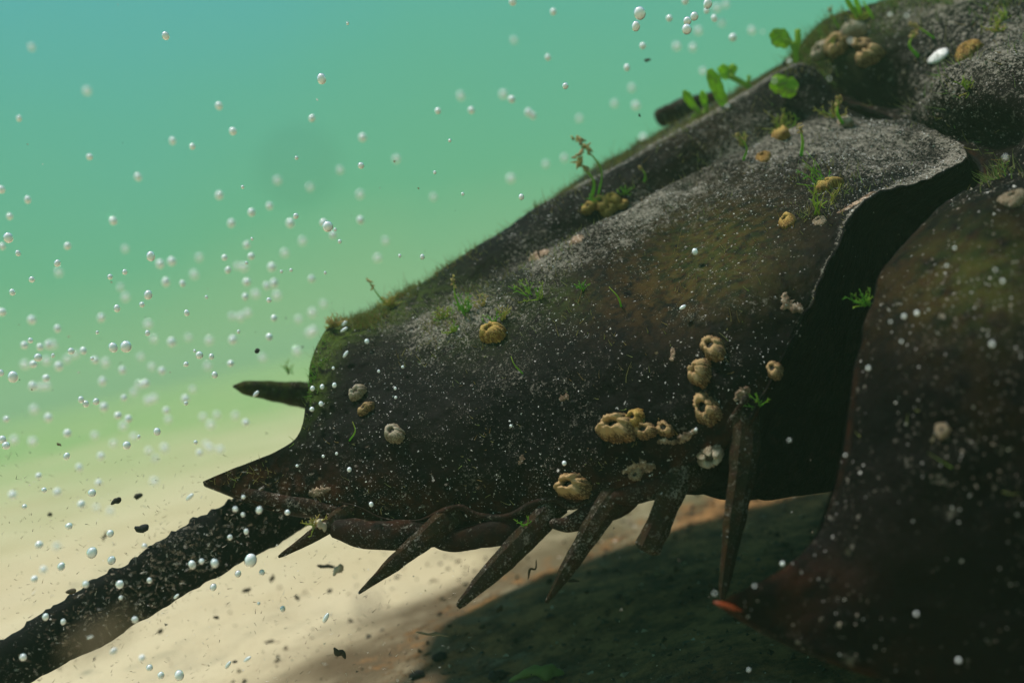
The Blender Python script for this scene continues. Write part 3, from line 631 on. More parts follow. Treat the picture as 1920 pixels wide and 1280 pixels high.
def barnacle_wall(seed, h=0.95, top=0.40, jag=0.10, plates=6, bulge=0.2, broken=0.0):
    gg = np.random.default_rng(seed); S = 84; th = np.linspace(0, 2 * math.pi, S, endpoint=False)
    # six overlapping plates of unequal width, each with its own lean, tip height and ribs
    cut = np.sort((np.arange(plates) + gg.uniform(-.28, .28, plates)) * 2 * math.pi / plates) + gg.uniform(0, 1)
    idx = (np.searchsorted(cut, th % (2 * math.pi)) - 1) % plates; nxt = (idx + 1) % plates
    wdt = (cut[nxt] - cut[idx]) % (2 * math.pi); ph = ((th - cut[idx]) % (2 * math.pi)) / wdt
    out = gg.uniform(-.05, .09, plates)[idx] + 0.10 * np.sin(np.pi * ph) - 0.13 * np.exp(-(ph / .06) ** 2)
    tip = gg.uniform(-.20, .18, plates)[idx] + jag * (1.4 * np.sin(np.pi * np.clip(ph, 0, 1)) - .7)
    ribs = 0.055 * np.sin(th * 27 + gg.uniform(0, 6)) + 0.035 * gg.normal(size=S)
    rimh = h * (1 + tip) - broken * h * np.clip(np.cos(th - gg.uniform(0, 6)), 0, 1)
    ell = 1 + 0.20 * np.cos(2 * th + gg.uniform(0, 6)) + 0.07 * np.cos(3 * th + gg.uniform(0, 6)); lean = gg.normal(size=2) * .10
    rings = []
    for t_ in (-0.2, 0.05, 0.22, 0.42, 0.62, 0.8, 0.93, 1.0):
        tt = max(t_, 0)
        r_ = (1 - (1 - top) * tt ** 1.5 + bulge * math.sin(math.pi * tt) * .6) * (1 + out * (1 - .3 * tt)) + ribs * (1.2 - tt * .7)
        rings.append(np.stack([r_ * ell * np.cos(th) + lean[0] * tt, r_ * ell * np.sin(th) + lean[1] * tt, rimh * t_], 1))
    for r_, t_ in ((top * 0.80, 0.95), (top * 0.66, 0.78), (top * 0.58, 0.55)):
        rings.append(np.stack([r_ * ell * np.cos(th) + lean[0], r_ * ell * np.sin(th) + lean[1], rimh * t_], 1))
    vv = np.concatenate(rings); vv = vv + 0.055 * np.stack([fbm(vv + 5 * seed, 2.6, 4), fbm(vv + 9 + 5 * seed, 2.6, 4), fbm(vv + 20 + 5 * seed, 2.6, 4)], 1)
    return vv, grid_faces(len(rings), S, wrap=True)

def operculum_mesh(seed, h, top):
    gg = np.random.default_rng(seed + 100); S = 24; th = np.linspace(0, 2 * math.pi, S, endpoint=False); rings = []
    for r_, z in ((0.66, 0.50), (0.48, 0.58), (0.28, 0.66), (0.08, 0.70)):
        zz = h * (z - 0.16 * np.exp(-(np.sin(th) / 0.22) ** 2) * (r_ > 0.05)) + 0.02 * gg.normal(size=S)
        rings.append(np.stack([top * r_ * np.cos(th) * 1.2, top * r_ * np.sin(th), zz], 1))
    vv = np.concatenate(rings); ff = grid_faces(4, S, wrap=True).tolist() + [list(range(3 * S, 4 * S))]
    return vv, ff

VAR = []
for sd, h, top, jag, br in ((1, 1.0, .56, .10, 0), (2, 1.15, .50, .16, 0), (3, .95, .58, .08, 0), (4, 1.1, .62, .20, .30), (5, .62, .46, .08, 0)):
    v, fc = barnacle_wall(sd, h, top, jag, 6, .22, br); ov, of_ = operculum_mesh(sd, h, top); VAR.append((v, fc, ov, of_))
_mc = {}
def barnacle(x, y, size, var, mat, label, group=None, spin=None, lean=(-0.55, -0.15, 0.85), tilt=0.6, sink=0.1, name='barnacle', sq=1.0):
    loc, nor = hit(x, y)
    if loc is None: return
    d = (loc - CV).length; s = size * 0.5 * K * d
    Rm = frame_on(loc, nor, spin if spin is not None else random.uniform(0, 6.28), tilt, lean)
    r = empty(name, loc - Rm @ Vector((0, 0, s * sink)), label, 'barnacle', group)
    r.rotation_euler = Rm.to_euler(); r.scale = (s, s * sq, s)
    for part, vi, fi, mt in (('shell_wall', 0, 1, mat), ('operculum', 2, 3, M_b_in)):
        key = (part, var, mt.name)
        if key not in _mc:
            me = bpy.data.meshes.new(part); me.from_pydata(VAR[var][vi].tolist(), [], [tuple(int(q) for q in p) for p in VAR[var][fi]]); me.materials.append(mt)
            me.polygons.foreach_set('use_smooth', [True] * len(me.polygons)); _mc[key] = me
        o = bpy.data.objects.new(part, _mc[key]); col.objects.link(o); o.parent = r
    return r

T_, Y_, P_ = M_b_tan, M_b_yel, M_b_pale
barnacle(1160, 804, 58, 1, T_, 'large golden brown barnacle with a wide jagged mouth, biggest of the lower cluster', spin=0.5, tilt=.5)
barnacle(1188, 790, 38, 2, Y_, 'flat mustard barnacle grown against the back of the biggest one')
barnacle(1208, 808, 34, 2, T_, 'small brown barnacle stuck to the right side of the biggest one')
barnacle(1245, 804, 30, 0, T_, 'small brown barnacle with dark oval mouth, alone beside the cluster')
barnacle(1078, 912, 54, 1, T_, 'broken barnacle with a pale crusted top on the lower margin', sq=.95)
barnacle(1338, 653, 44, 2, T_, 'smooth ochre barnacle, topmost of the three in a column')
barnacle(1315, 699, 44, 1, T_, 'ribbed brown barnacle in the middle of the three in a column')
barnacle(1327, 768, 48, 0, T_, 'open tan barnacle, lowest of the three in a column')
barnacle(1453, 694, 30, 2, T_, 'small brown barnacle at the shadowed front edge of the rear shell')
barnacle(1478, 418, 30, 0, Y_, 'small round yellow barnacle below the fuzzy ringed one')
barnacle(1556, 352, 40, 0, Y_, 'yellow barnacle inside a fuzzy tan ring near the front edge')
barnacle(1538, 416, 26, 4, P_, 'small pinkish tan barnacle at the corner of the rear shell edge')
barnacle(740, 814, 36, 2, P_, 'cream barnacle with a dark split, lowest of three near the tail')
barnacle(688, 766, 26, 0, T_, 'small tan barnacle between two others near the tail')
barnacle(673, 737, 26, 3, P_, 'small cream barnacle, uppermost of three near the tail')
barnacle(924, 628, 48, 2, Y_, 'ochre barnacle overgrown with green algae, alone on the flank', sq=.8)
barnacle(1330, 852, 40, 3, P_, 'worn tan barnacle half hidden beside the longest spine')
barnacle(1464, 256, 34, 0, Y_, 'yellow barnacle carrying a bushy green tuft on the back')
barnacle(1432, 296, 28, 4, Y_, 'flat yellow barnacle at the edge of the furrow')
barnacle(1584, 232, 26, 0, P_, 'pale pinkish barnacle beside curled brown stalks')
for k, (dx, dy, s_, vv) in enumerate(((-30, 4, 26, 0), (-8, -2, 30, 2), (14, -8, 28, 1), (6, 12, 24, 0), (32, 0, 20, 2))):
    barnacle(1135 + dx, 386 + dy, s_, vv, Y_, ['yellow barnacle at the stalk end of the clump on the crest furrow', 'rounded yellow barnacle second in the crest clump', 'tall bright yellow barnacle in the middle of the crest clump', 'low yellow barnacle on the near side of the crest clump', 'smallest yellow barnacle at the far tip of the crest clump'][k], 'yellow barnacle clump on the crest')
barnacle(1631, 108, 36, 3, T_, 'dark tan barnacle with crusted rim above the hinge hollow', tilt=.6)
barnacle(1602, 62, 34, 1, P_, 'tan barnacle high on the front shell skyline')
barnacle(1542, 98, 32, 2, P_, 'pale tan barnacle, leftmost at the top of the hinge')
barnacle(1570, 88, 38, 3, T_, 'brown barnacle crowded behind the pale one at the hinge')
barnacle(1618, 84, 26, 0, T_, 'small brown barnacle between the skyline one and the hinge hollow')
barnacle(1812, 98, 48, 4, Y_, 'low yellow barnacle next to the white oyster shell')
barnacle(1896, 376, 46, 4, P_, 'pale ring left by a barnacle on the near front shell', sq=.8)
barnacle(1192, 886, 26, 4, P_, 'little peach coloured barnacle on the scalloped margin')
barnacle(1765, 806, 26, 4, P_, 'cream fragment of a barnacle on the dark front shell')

# white shell valve and crusts lying on the shell
loc, nor = hit(1760, 108)
Rm = frame_on(loc, nor, 0.3)
th = np.linspace(0, 2 * math.pi, 28, endpoint=False); rings = [np.stack([r_ * np.cos(th) * 1.3 + .25 * (1 - r_), r_ * np.sin(th) * (1 + .15 * np.cos(th)), np.full(28, z) + 0.02 * np.sin(th * 5)], 1) for r_, z in ((0.02, .42), (.4, .36), (.75, .22), (1, .02), (.97, -.05), (.6, .12), (.02, .25))]
o = mesh_obj('oyster_shell', (np.concatenate(rings) * px(17, 2.3)) @ np.array(Rm).T + np.array(loc + nor * 0.004), grid_faces(7, 28, wrap=True), M_shellbit, attrs={'tone': np.random.default_rng(2).random(196)})
tag(o, 'small white oyster shell lying in the hollow of the front shell', 'shell')

m, t, b = new_mat('crust'); n = N(t)
cc = n.mix(n.step(n.noise(70, 4, 0.7), 0.35, 0.65), (0.10, 0.06, 0.035), (0.38, 0.27, 0.18)); cc = n.mix(n.step(n.noise(140, 3, 0.6), 0.58, 0.68), cc, (0.58, 0.52, 0.46))
n.link(cc, b.inputs['Base Color']); spec(b, 0.8, 0.15); n.bump(n.noise(120, 4, 0.7), 0.9, 0.006, b); M_crust = m
def crust(x, y, pts, rad, label, mat=None, name='encrusting_growth', cat='growth'):
    gg = np.random.default_rng(int(x + 3 * y)); p_ = cr(np.array(pts, float), 26); tg = np.gradient(p_, axis=0); tg /= np.linalg.norm(tg, axis=1, keepdims=True) + 1e-9; nx = np.stack([-tg[:, 1], tg[:, 0]], 1)
    wv = rad * np.sin(np.pi * np.linspace(0.04, 0.96, 26)) ** 0.5 * (1 + 0.45 * fbm(np.stack([np.arange(26) * .45 + x, np.zeros(26), np.zeros(26)], 1), 1, 2))
    Vv = []; last, ln = hit(x + p_[12, 0], y + p_[12, 1])
    if last is None: return
    for k in range(26):
        for q in range(11):
            s_ = (q / 10 - .5) * 2; w_ = wv[k] * (1 + .25 * gg.normal() * (abs(s_) > .6))
            loc, nor = hit(x + p_[k, 0] + nx[k, 0] * w_ * s_, y + p_[k, 1] + nx[k, 1] * w_ * s_)
            if loc is None or (loc - last).length > 0.15: loc, nor = last, ln
            last, ln = loc, nor
            edge_ = min(1, 3 * (1 - abs(s_))) * min(1, k / 3, (25 - k) / 3)
            Vv.append(np.array(loc + nor * px(rad * .42 * edge_ * (0.7 + 0.5 * gg.normal() * .6 + .25) - 1.2, 1.9)))
    tag(mesh_obj(name, np.array(Vv), grid_faces(26, 11), mat or M_crust, None), label, cat)
crust(1487, 568, [(-16, -22), (-12, -2), (0, 10), (20, 8)], 11, 'curved tan crust shaped like a hook on the front edge')
crust(1155, 905, [(40, -22), (55, -26), (75, -34)], 9, 'ragged tan crust along the scalloped margin')
crust(1225, 935, [(-30, 8), (0, 2), (28, -8)], 10, 'pale crust on the ledge between two spines')
crust(1330, 870, [(-24, 2), (0, 4), (24, -10)], 12, 'fuzzy tan crust at the root of the longest spine')
crust(1080, 448, [(-14, 10), (0, 2), (16, -6)], 7, 'flat beige flake lying below the crest clump')
crust(1010, 478, [(-20, 10), (0, 0), (22, -8)], 8, 'pinkish grey crust under the crest')
crust(1190, 872, [(-26, 14), (0, 4), (24, -8)], 9, 'grainy grey crust above the root of the fourth spine')
crust(1290, 812, [(-34, 20), (-8, 8), (18, -8)], 9, 'ragged grey brown crust on the margin right of the brown oval mouthed barnacle')
crust(1392, 738, [(-16, 14), (0, 0), (14, -12)], 10, 'pinkish white crust at the front end of the margin')
crust(1245, 826, [(-14, 4), (0, 0), (14, 4)], 6, 'small pale crust under the lone brown barnacle')
crust(1262, 664, [(-4, 14), (0, 0), (-2, -14)], 5, 'thin pale scuff left of the topmost column barnacle')
crust(1058, 745, [(-10, 6), (0, 0), (10, -4)], 6, 'pale olive scuff on the middle of the dark flank')
crust(978, 862, [(-6, 10), (0, 0), (2, -12)], 5, 'little white hook shaped scuff low on the flank')
crust(600, 922, [(-24, 4), (0, 0), (22, -8)], 8, 'pale pink silt patch near the rear tip of the shell')
crust(1714, 455, [(-44, 44), (-18, 2), (14, -40), (58, -76)], 11, 'tan fringe growing along the back edge of the front shell')
crust(1632, 352, [(-70, 52), (-40, 36), (-10, 18), (16, 4)], 4, 'pinkish rim crust along the hinge side of the rear shell')

# ------------------------------------------------------------------ seaweeds
def curve_px(pts, n=24):
    return UN(cr(np.array(pts, float), n))

def depth_at(x, y, default=2.2):
    loc, nor = hit(x, y); return default if loc is None else float((np.array(loc) - CAM) @ f)

def stalked(base, tip, bend, r_px, label, head=8, d=None, group=None):
    d = d or depth_at(*base) - 0.01
    mid = ((base[0] + tip[0]) / 2 + bend, (base[1] + tip[1]) / 2)
    root = empty('stalked_alga', V(base[0], base[1], d), label, 'seaweed', group)
    p_ = curve_px([(*base, d + .01), (*mid, d - 0.005), (*tip, d)], 20)
    v, fc = tube(p_, np.interp(np.linspace(0, 1, 20), [0, .6, 1], [r_px, r_px * .7, r_px * .4]) * K * d, 8, jag=.12)
    mesh_obj('stem', v, fc, M_alga, root, attrs={'tone': np.repeat(np.linspace(1.0, .55, 20), 8).tolist() + [1, .5]})
    if head:
        bag = Bag(); gg = np.random.default_rng(int(base[0]))
        e_ = p_[-1]; dr = p_[-1] - p_[-4]
        for q in range(14):
            c_ = e_ + dr * gg.uniform(-1.2, .8) + gg.normal(size=3) * px(head * .35, d)
            vv, ff = tube([c_, c_ + gg.normal(size=3) * px(head * .5, d), c_ + gg.normal(size=3) * px(head * .7, d)], [px(head * .28, d), px(head * .3, d), px(1, d)], 6, jag=.4, js=150)
            bag.add(vv, ff, gg.uniform(0, .3))
        bag.build('fruiting_head', M_alga, root)
stalked((1108, 374), (1086, 305), 16, 3.4, 'thick green stalk with a bent brown head on the crest clump', 9)
stalked((1122, 366), (1087, 266), 22, 2.2, 'thin tall green stalk with a fluffy tan head on the crest clump', 10)
stalked((872, 592), (850, 528), -6, 2.2, 'slender green stalk standing in the silt patch on the flank', 4)
stalked((1502, 292), (1500, 240), 4, 3.2, 'short knobbly tan stalk behind the bushy yellow barnacle', 5)
stalked((1584, 236), (1572, 190), -8, 3.6, 'curled tan stalk beside the pale pinkish barnacle', 6)
stalked((1394, 300), (1386, 255), 10, 2.6, 'crooked olive stalk in the furrow', 4)
stalked((1208, 340), (1201, 314), 5, 2.2, 'tiny yellowish stalk on the crest', 3)
stalked((1165, 575), (1142, 538), 5, 1.8, 'thin drooping green thread on the middle of the flank', 0)
stalked((980, 700), (958, 668), -4, 1.6, 'fine pale thread right of the overgrown ochre barnacle', 0)
stalked((655, 826), (661, 790), 8, 1.5, 'fine white curved thread near the tail barnacles', 0)
stalked((742, 588), (692, 528), -4, 1.8, 'thin brown sprig rising from the rear skyline', 4, d=2.3)
stalked((1752, 72), (1712, 46), 2, 2.2, 'small tan stalk on the top of the front shell', 4)
stalked((1722, 106), (1716, 62), -14, 3.4, 'hooked beige stalk on the front shell above the hollow', 5)
stalked((1585, 70), (1558, 22), -3, 2.4, 'slanted olive stalk on the front shell skyline', 4, d=2.66)

def frond(root, base, tip, width, d, curl=0.12, roundness=0.5, seed=0, tone=.5):
    n, m_ = 14, 9; t_ = np.linspace(0, 1, n); b_, e_ = np.array(base, float), np.array(tip, float); ax = e_ - b_; Ln = np.linalg.norm(ax); nx = np.array([-ax[1], ax[0]]) / Ln
    gg = np.random.default_rng(seed); wprof = np.sin(np.pi * np.clip(t_ * (1 - 0.08) + 0.05, 0, 1)) ** roundness
    G2 = np.zeros((n, m_, 3))
    for k in range(n):
        for q in range(m_):
            s_ = (q / (m_ - 1) - .5) * 2
            wv = width * .5 * wprof[k] * s_ * (1 + .10 * math.sin(9 * t_[k] + seed) + .07 * math.sin(23 * t_[k] + 2 * seed + s_))
            pt = b_ + ax * t_[k] + nx * wv
            dd = d - px(Ln * curl * (t_[k] ** 2), d) + px(width * .22 * s_ * s_ + 1.5 * math.sin(6 * t_[k] + 2 * s_ + seed), d)
            G2[k, q] = (pt[0], pt[1], dd)
    W1 = UN(G2); nn = grid_normals(W1) * px(1.0, d)
    vv = np.concatenate([(W1 + nn).reshape(-1, 3), (W1 - nn).reshape(-1, 3)]); fA = grid_faces(n, m_); fB = grid_faces(n, m_, off=n * m_)[:, ::-1]
    rimi = [k * m_ for k in range(n)] + [(n - 1) * m_ + q for q in range(1, m_)] + [k * m_ + m_ - 1 for k in range(n - 2, -1, -1)] + [q for q in range(m_ - 2, 0, -1)]
    fr = [[rimi[k], rimi[(k + 1) % len(rimi)], rimi[(k + 1) % len(rimi)] + n * m_, rimi[k] + n * m_] for k in range(len(rimi))]
    return mesh_obj('frond', vv, fA.tolist() + fB.tolist() + fr, M_leaf, root, attrs={'tone': np.clip(tone + .25 * np.random.default_rng(seed).normal(size=len(vv)), 0, 1)})

def weed(label, base, d, fronds, stems=(), group=None):
    root = empty('sea_lettuce', V(*base, d), label, 'seaweed', group)
    for k, (b_, e_, w_, ro) in enumerate(fronds): frond(root, b_, e_, w_, d, seed=k + int(base[0]), roundness=ro, tone=random.uniform(.2, .9))
    for (b_, e_, r_) in stems:
        v, fc = tube(curve_px([(*b_, d + .01), ((b_[0] + e_[0]) / 2 + 3, (b_[1] + e_[1]) / 2, d), (*e_, d)], 10), px(r_, d), 7, jag=.15)
        mesh_obj('stem', v, fc, M_alga, root, attrs={'tone': np.full(len(v), .75)})
    return root
weed('round green frond on a forked stem, highest above the shell skyline', (1492, 116), 2.56, [((1480, 84), (1446, 60), 34, .45)], [((1492, 118), (1484, 80), 5), ((1490, 100), (1496, 56), 6), ((1486, 82), (1470, 76), 4)])
weed('broad heart shaped green leaf lying on the crest', (1470, 172), 2.50, [((1494, 170), (1446, 152), 40, .42)])
weed('upright narrow green leaf with small holes at the crest', (1352, 198), 2.56, [((1358, 198), (1330, 130), 25, .5)])
weed('ragged pair of green leaves behind the narrow upright leaf', (1400, 170), 2.70, [((1368, 146), (1350, 124), 24, .45), ((1366, 142), (1378, 122), 18, .5)], [((1412, 168), (1366, 142), 5), ((1398, 160), (1404, 142), 3.5)])
weed('low sprouting green leaves at the skyline beside the blunt far spine', (1308, 216), 2.60, [((1302, 204), (1282, 170), 16, .6), ((1322, 200), (1316, 170), 13, .6), ((1310, 216), (1298, 226), 14, .6)], [((1312, 220), (1302, 200), 5), ((1316, 216), (1324, 196), 4), ((1308, 216), (1328, 208), 4)])
weed('thin bright green blades at the very top of the front shell', (1610, 28), 2.62, [((1606, 30), (1584, -6), 9, .7), ((1614, 28), (1600, -12), 8, .7), ((1638, 36), (1618, 2), 5, .8)], [((1606, 34), (1596, 10), 3)])

def tuft(x, y, h, n_, label, tone=.7, spread=.6, r_px=1.2, d=None, lean=(-.15, 1.0), branch=2):
    d = d or depth_at(x, y) - 0.004; gg = np.random.default_rng(int(x * 7 + y)); bag = Bag()
    for q in range(n_):
        a = math.atan2(lean[1], lean[0]) + gg.normal() * spread; hh = h * gg.uniform(.45, 1.1); bx, by = x + gg.normal() * h * .12, y + gg.normal() * 2
        wob = gg.normal(size=2) * h * .12; dz = gg.normal() * px(h * .35, d)
        pts = [(bx, by, d + .006), (bx + math.cos(a) * hh * .5 + wob[0], by - math.sin(a) * hh * .5, d + dz * .5), (bx + math.cos(a) * hh + wob[1], by - math.sin(a) * hh, d + dz)]
        pp = cr(np.array(pts), 9); v, fc = tube(UN(pp), np.linspace(r_px, r_px * .4, 9) * K * d, 5); tn = np.clip(tone + gg.normal() * .15, 0, 1); bag.add(v, fc, tn)
        for bb in range(branch):
            k = int(gg.integers(3, 8)); a2 = a + gg.choice([-1, 1]) * gg.uniform(.5, 1.1); l2 = hh * gg.uniform(.12, .3)
            q0 = pp[k]; q1 = q0 + np.array([math.cos(a2) * l2, -math.sin(a2) * l2, gg.normal() * .004])
            v, fc = tube(UN(np.array([q0, (q0 + q1) / 2, q1])), np.array([.7, .6, .3]) * r_px * K * d, 4); bag.add(v, fc, tn)
    root = bag.build('algae_tuft', M_alga); tag(root, label, 'algae')
    return root
tuft(1467, 246, 44, 18, 'bushy yellow green tuft growing on a yellow barnacle', .5, .7)
tuft(1540, 352, 60, 9, 'feathery dark green tuft left of the fuzzy ringed barnacle', .95, .5, lean=(-.4, .9))
tuft(1534, 404, 56, 8, 'olive feathery tuft hanging below the fuzzy ringed barnacle', .55, .6)
tuft(1560, 378, 38, 10, 'tangled olive threads under the fuzzy ringed barnacle', .45, 1.2, lean=(.5, -.6))
tuft(1624, 572, 34, 16, 'blurred bright green tuft in the dark gap between the shells', .95, .8, d=1.66)
tuft(1836, 308, 44, 16, 'green tuft at the hinge corner between both shells', .9, .9, lean=(.1, .3))
tuft(872, 588, 40, 16, 'grassy green tuft in the silt patch on the flank', .85, .5)
tuft(832, 598, 30, 14, 'yellow green fuzz at the left of the silt patch', .6, .8)
tuft(905, 575, 30, 10, 'pale olive fuzz between the silt patch and the ochre barnacle', .35, .8)
tuft(850, 622, 22, 12, 'low mossy tuft at the lower edge of the silt patch', .7, 1.0)
tuft(945, 600, 30, 8, 'fine olive sprigs just right of the ochre barnacle', .4, .6)
tuft(1015, 560, 34, 7, 'thin green branching sprig further right on the flank', .7, .7, lean=(-.5, .8))
tuft(925, 610, 34, 7, 'two pronged green tuft standing on the ochre barnacle', .8, .5)
tuft(990, 556, 40, 8, 'branching green tuft right of the silt patch', .75, .6, lean=(-.6, .8))
tuft(1094, 546, 20, 8, 'low dark green tuft on the middle of the flank', 1.0, .9)
tuft(1392, 275, 34, 8, 'sparse olive tuft in the furrow', .5, .6)
tuft(1562, 222, 44, 8, 'branched pale olive tuft beside the curled tan stalk', .4, .5, lean=(-.5, .8))
tuft(1115, 388, 26, 10, 'green threads at the foot of the crest clump', .85, .7)
tuft(1172, 366, 22, 7, 'short green threads at the far end of the crest clump', .8, .6)
tuft(985, 985, 26, 5, 'tiny green sprig on the margin above the third spine', .95, .6)
tuft(545, 700, 26, 6, 'hazy green sprig behind the far rear prong', .75, .5, d=2.46)
tuft(735, 575, 26, 22, 'brownish olive clump on the rear skyline', .3, .8, d=2.27)
tuft(628, 610, 24, 26, 'rusty brown clump at the top rear corner of the shell', .15, .9, d=2.22)
tuft(1420, 760, 24, 12, 'bluish green clump at the root of the longest spine', .95, 1.0)
tuft(588, 985, 22, 14, 'yellow green fuzz on the first spine', .45, 1.0, lean=(-.7, .3), d=1.90)
tuft(1560, 105, 40, 12, 'grey green weed among the hinge barnacles', .5, .6)
tuft(1612, 40, 36, 12, 'olive weed behind the skyline barnacle', .5, .6)
tuft(1880, 40, 28, 20, 'yellow green mat at the top edge of the front shell', .5, .9)
tuft(1868, 60, 26, 16, 'olive bush in the upper fold of the front shell', .4, .9)
tuft(1815, 168, 30, 14, 'pale green tuft on the eye ridge of the front shell', .55, 1.0)

# ------------------------------------------------------------------ air bubbles
def ico(sub, mt):
    import bmesh
    bm = bmesh.new(); bmesh.ops.create_icosphere(bm, subdivisions=sub, radius=1.0); me = bpy.data.meshes.new('bubble'); bm.to_mesh(me); bm.free()
    me.polygons.foreach_set('use_smooth', [True] * len(me.polygons)); me.materials.append(mt); return me
ME_BUB = ico(3, M_bub); ME_CRISP = ico(3, M_bub_crisp)
SZ = {'t': 7, 's': 11, 'm': 14.5, 'l': 18, 'x': 22, 'd': 13, 'b': 14.5, 'f': 13, 'e': 12, 'n': 11}
DP = {'t': 1.94, 's': 2.02, 'm': 1.93, 'l': 1.90, 'x': 1.84, 'd': 2.55, 'b': 3.1, 'f': 4.6, 'e': 1.80, 'n': 1.15}
RAW = [  # origin x, origin y, zoom, "x y code; ..." read off the enlarged survey
 (0, 360, 3.556, '185 52 d;65 163 d;1462 22 b;55 305 l;15 362 d;120 408 s;1543 208 b;755 193 d;450 360 d;382 475 m;833 378 f;1005 428 l;1068 480 b;1145 462 b;832 533 s;733 565 s;392 537 f;212 583 s;82 668 s;1328 437 f;1497 437 d;1583 493 f;1520 520 d;1645 352 b;1680 312 t;1675 428 d;1643 472 t;1628 500 f;803 635 f;837 702 f;1105 600 b;1217 610 d;1295 550 f;1645 600 b;988 685 l;1376 700 t;947 750 s;780 775 m;1635 698 d;1245 805 s;675 838 b;212 852 b;15 800 d;1547 828 f;1602 832 f;1650 805 f;383 910 d;988 882 f;983 940 s;648 935 t;1025 980 f;1145 1000 b;1258 970 f;1395 990 f;1590 930 t;1552 985 b'),
 (0, 620, 4.0, '228 72 s;183 108 d;300 122 d;362 105 b;397 105 f;533 152 s;565 178 f;625 150 d;285 200 m;397 185 t;848 125 l;945 118 x;713 220 b;690 208 t;503 215 f;187 255 f;250 250 d;348 225 f;440 265 b;5 315 m;97 345 l;790 240 f;918 295 b;1055 195 f;1138 270 f;1215 300 b;1395 250 s;1460 150 t;1495 182 m;1585 192 s;1557 265 f;1610 330 s;1730 245 d;1287 85 b;1153 65 d;345 355 d;245 415 b;303 420 f;352 415 f;768 380 b;1043 405 f;1090 395 b;1003 462 f;1445 440 f;1390 512 b;1395 543 t;930 503 d;1110 525 f;1155 508 f;608 515 s;643 547 s;720 530 m;780 572 b;885 635 d;963 660 d;1247 598 b;1262 665 f;255 590 f;362 652 b;47 662 d;1522 645 f;1627 632 f;1765 635 f;1843 688 b;1580 705 f;505 768 d;105 820 f;45 860 m;20 815 m;245 830 f;710 785 f;850 845 f;925 715 f;950 858 m;1178 755 m;1005 795 f;1040 795 t;1115 900 f;1235 880 f;1467 835 t;1497 915 b;1577 880 f;1545 850 f;1650 890 f;757 940 b;500 940 m;595 1025 b;740 1140 b;290 1087 d;95 1232 b;430 1210 b;330 1193 s;690 1215 m;1165 958 f;1157 1130 f'),
 (0, 0, 2.667, '828 180 m;95 593 d;1095 530 d;1738 118 t;1608 395 l;1560 592 d;1165 657 d;863 705 b;962 733 d;448 785 d;690 885 b;1097 977 b;1213 935 t;1483 790 t;1813 688 b;1805 828 s;1700 850 f;1388 902 f;1550 937 f;1800 973 f;1348 1030 b;1258 1062 d;138 1000 d;5 948 d;158 237 f;435 455 f'),
 (700, 0, 2.667, '697 10 d;900 60 d;703 202 f;873 288 d;1332 67 x;1313 132 l;1480 92 d;1570 105 m;1567 147 x;1605 82 m;1672 18 l;1668 52 d;1718 40 f;1705 92 d;1762 22 f;1742 115 f;1625 155 f;1347 230 d;1517 232 f;1598 238 f;1798 188 d;1893 153 f;1268 338 d;960 430 s;1292 440 f;1205 518 f;1313 528 f;650 472 f;692 497 d;437 480 f;323 555 d;490 552 d;775 562 b;798 578 b;382 703 t;115 795 f;307 862 t;447 970 t;300 985 f;862 820 f;955 790 f;740 985 s;688 893 f;1030 593 f;1350 690 f;1648 355 f;1560 3 d'),
 (360, 360, 3.556, '520 95 b;397 143 d;692 160 s;655 208 b;878 205 d;905 230 l;955 250 t;940 285 b;985 330 t;1120 18 f;1123 187 b;1610 35 f;1290 325 f;1237 440 f;1535 432 s;1385 425 t;737 327 f;618 407 f;532 500 b;596 530 t;660 520 t;888 538 t;798 578 b;497 625 b;547 608 b;425 680 f;567 690 f;513 720 s;876 745 f;547 840 d;710 848 f;802 803 f;515 965 d;780 940 f;808 925 f;470 1105 f;260 1143 d;700 1060 f'),
 (0, 820, 2.783, '480 290 m;515 238 b;300 285 b;68 300 b;128 360 s;425 350 d;503 365 f;575 385 f;360 462 m;575 500 m;990 310 e;205 560 d;297 570 f;480 600 x;228 690 b;320 673 m;180 738 d;582 640 m;1242 710 m;1367 703 s;1113 780 m;593 1113 d;742 1150 d;780 1200 m;935 1240 l;840 1240 m;1475 893 s;1350 865 t;1290 1155 e;1190 1185 e;1700 940 e;1150 1035 f'),
]
TAILB = '1228 373 m;1353 378 l;1270 310 s;1268 402 s;1500 390 m;1285 490 m;1200 520 m;1003 663 x;1052 645 m;1120 655 x;780 745 m;755 565 m;625 765 x;630 835 s;447 765 l;705 950 l;920 828 e;238 935 l;330 960 m;120 1145 l;470 1040 e'
ONSHELL = [(646, 606, 'e'), (645, 618, 'e'), (688, 640, 's'), (648, 664, 'e'), (625, 690, 't'), (710, 696, 't'), (755, 688, 't'), (604, 725, 's'), (627, 722, 's'), (586, 728, 's'), (602, 757, 's'), (585, 767, 's'), (606, 855, 't'), (631, 850, 't'), (655, 880, 's'), (557, 873, 't'), (696, 945, 's'), (480, 738, 'e'), (1058, 868, 's'), (958, 798, 't'), (1305, 805, 't'), (1303, 472, 'm'), (1280, 576, 'e'), (742, 745, 't'), (741, 728, 't')]
NEAR = [(1628, 690, 14), (1695, 593, 15), (1719, 587, 17), (1880, 527, 13), (1860, 645, 17), (1690, 640, 10), (1670, 603, 9), (1775, 498, 10), (1790, 465, 11), (1866, 506, 9), (1480, 825, 10), (1467, 1056, 15), (1415, 1098, 10), (1404, 1255, 12), (1340, 1112, 10), (1797, 1237, 15), (1718, 1150, 13), (1585, 853, 9), (1700, 30, 11), (1364, 199, 12), (1430, 60, 10), (1452, 152, 11), (1595, 77, 14), (1669, 28, 12), (1555, 148, 9), (1480, 115, 14), (1885, 295, 14)]
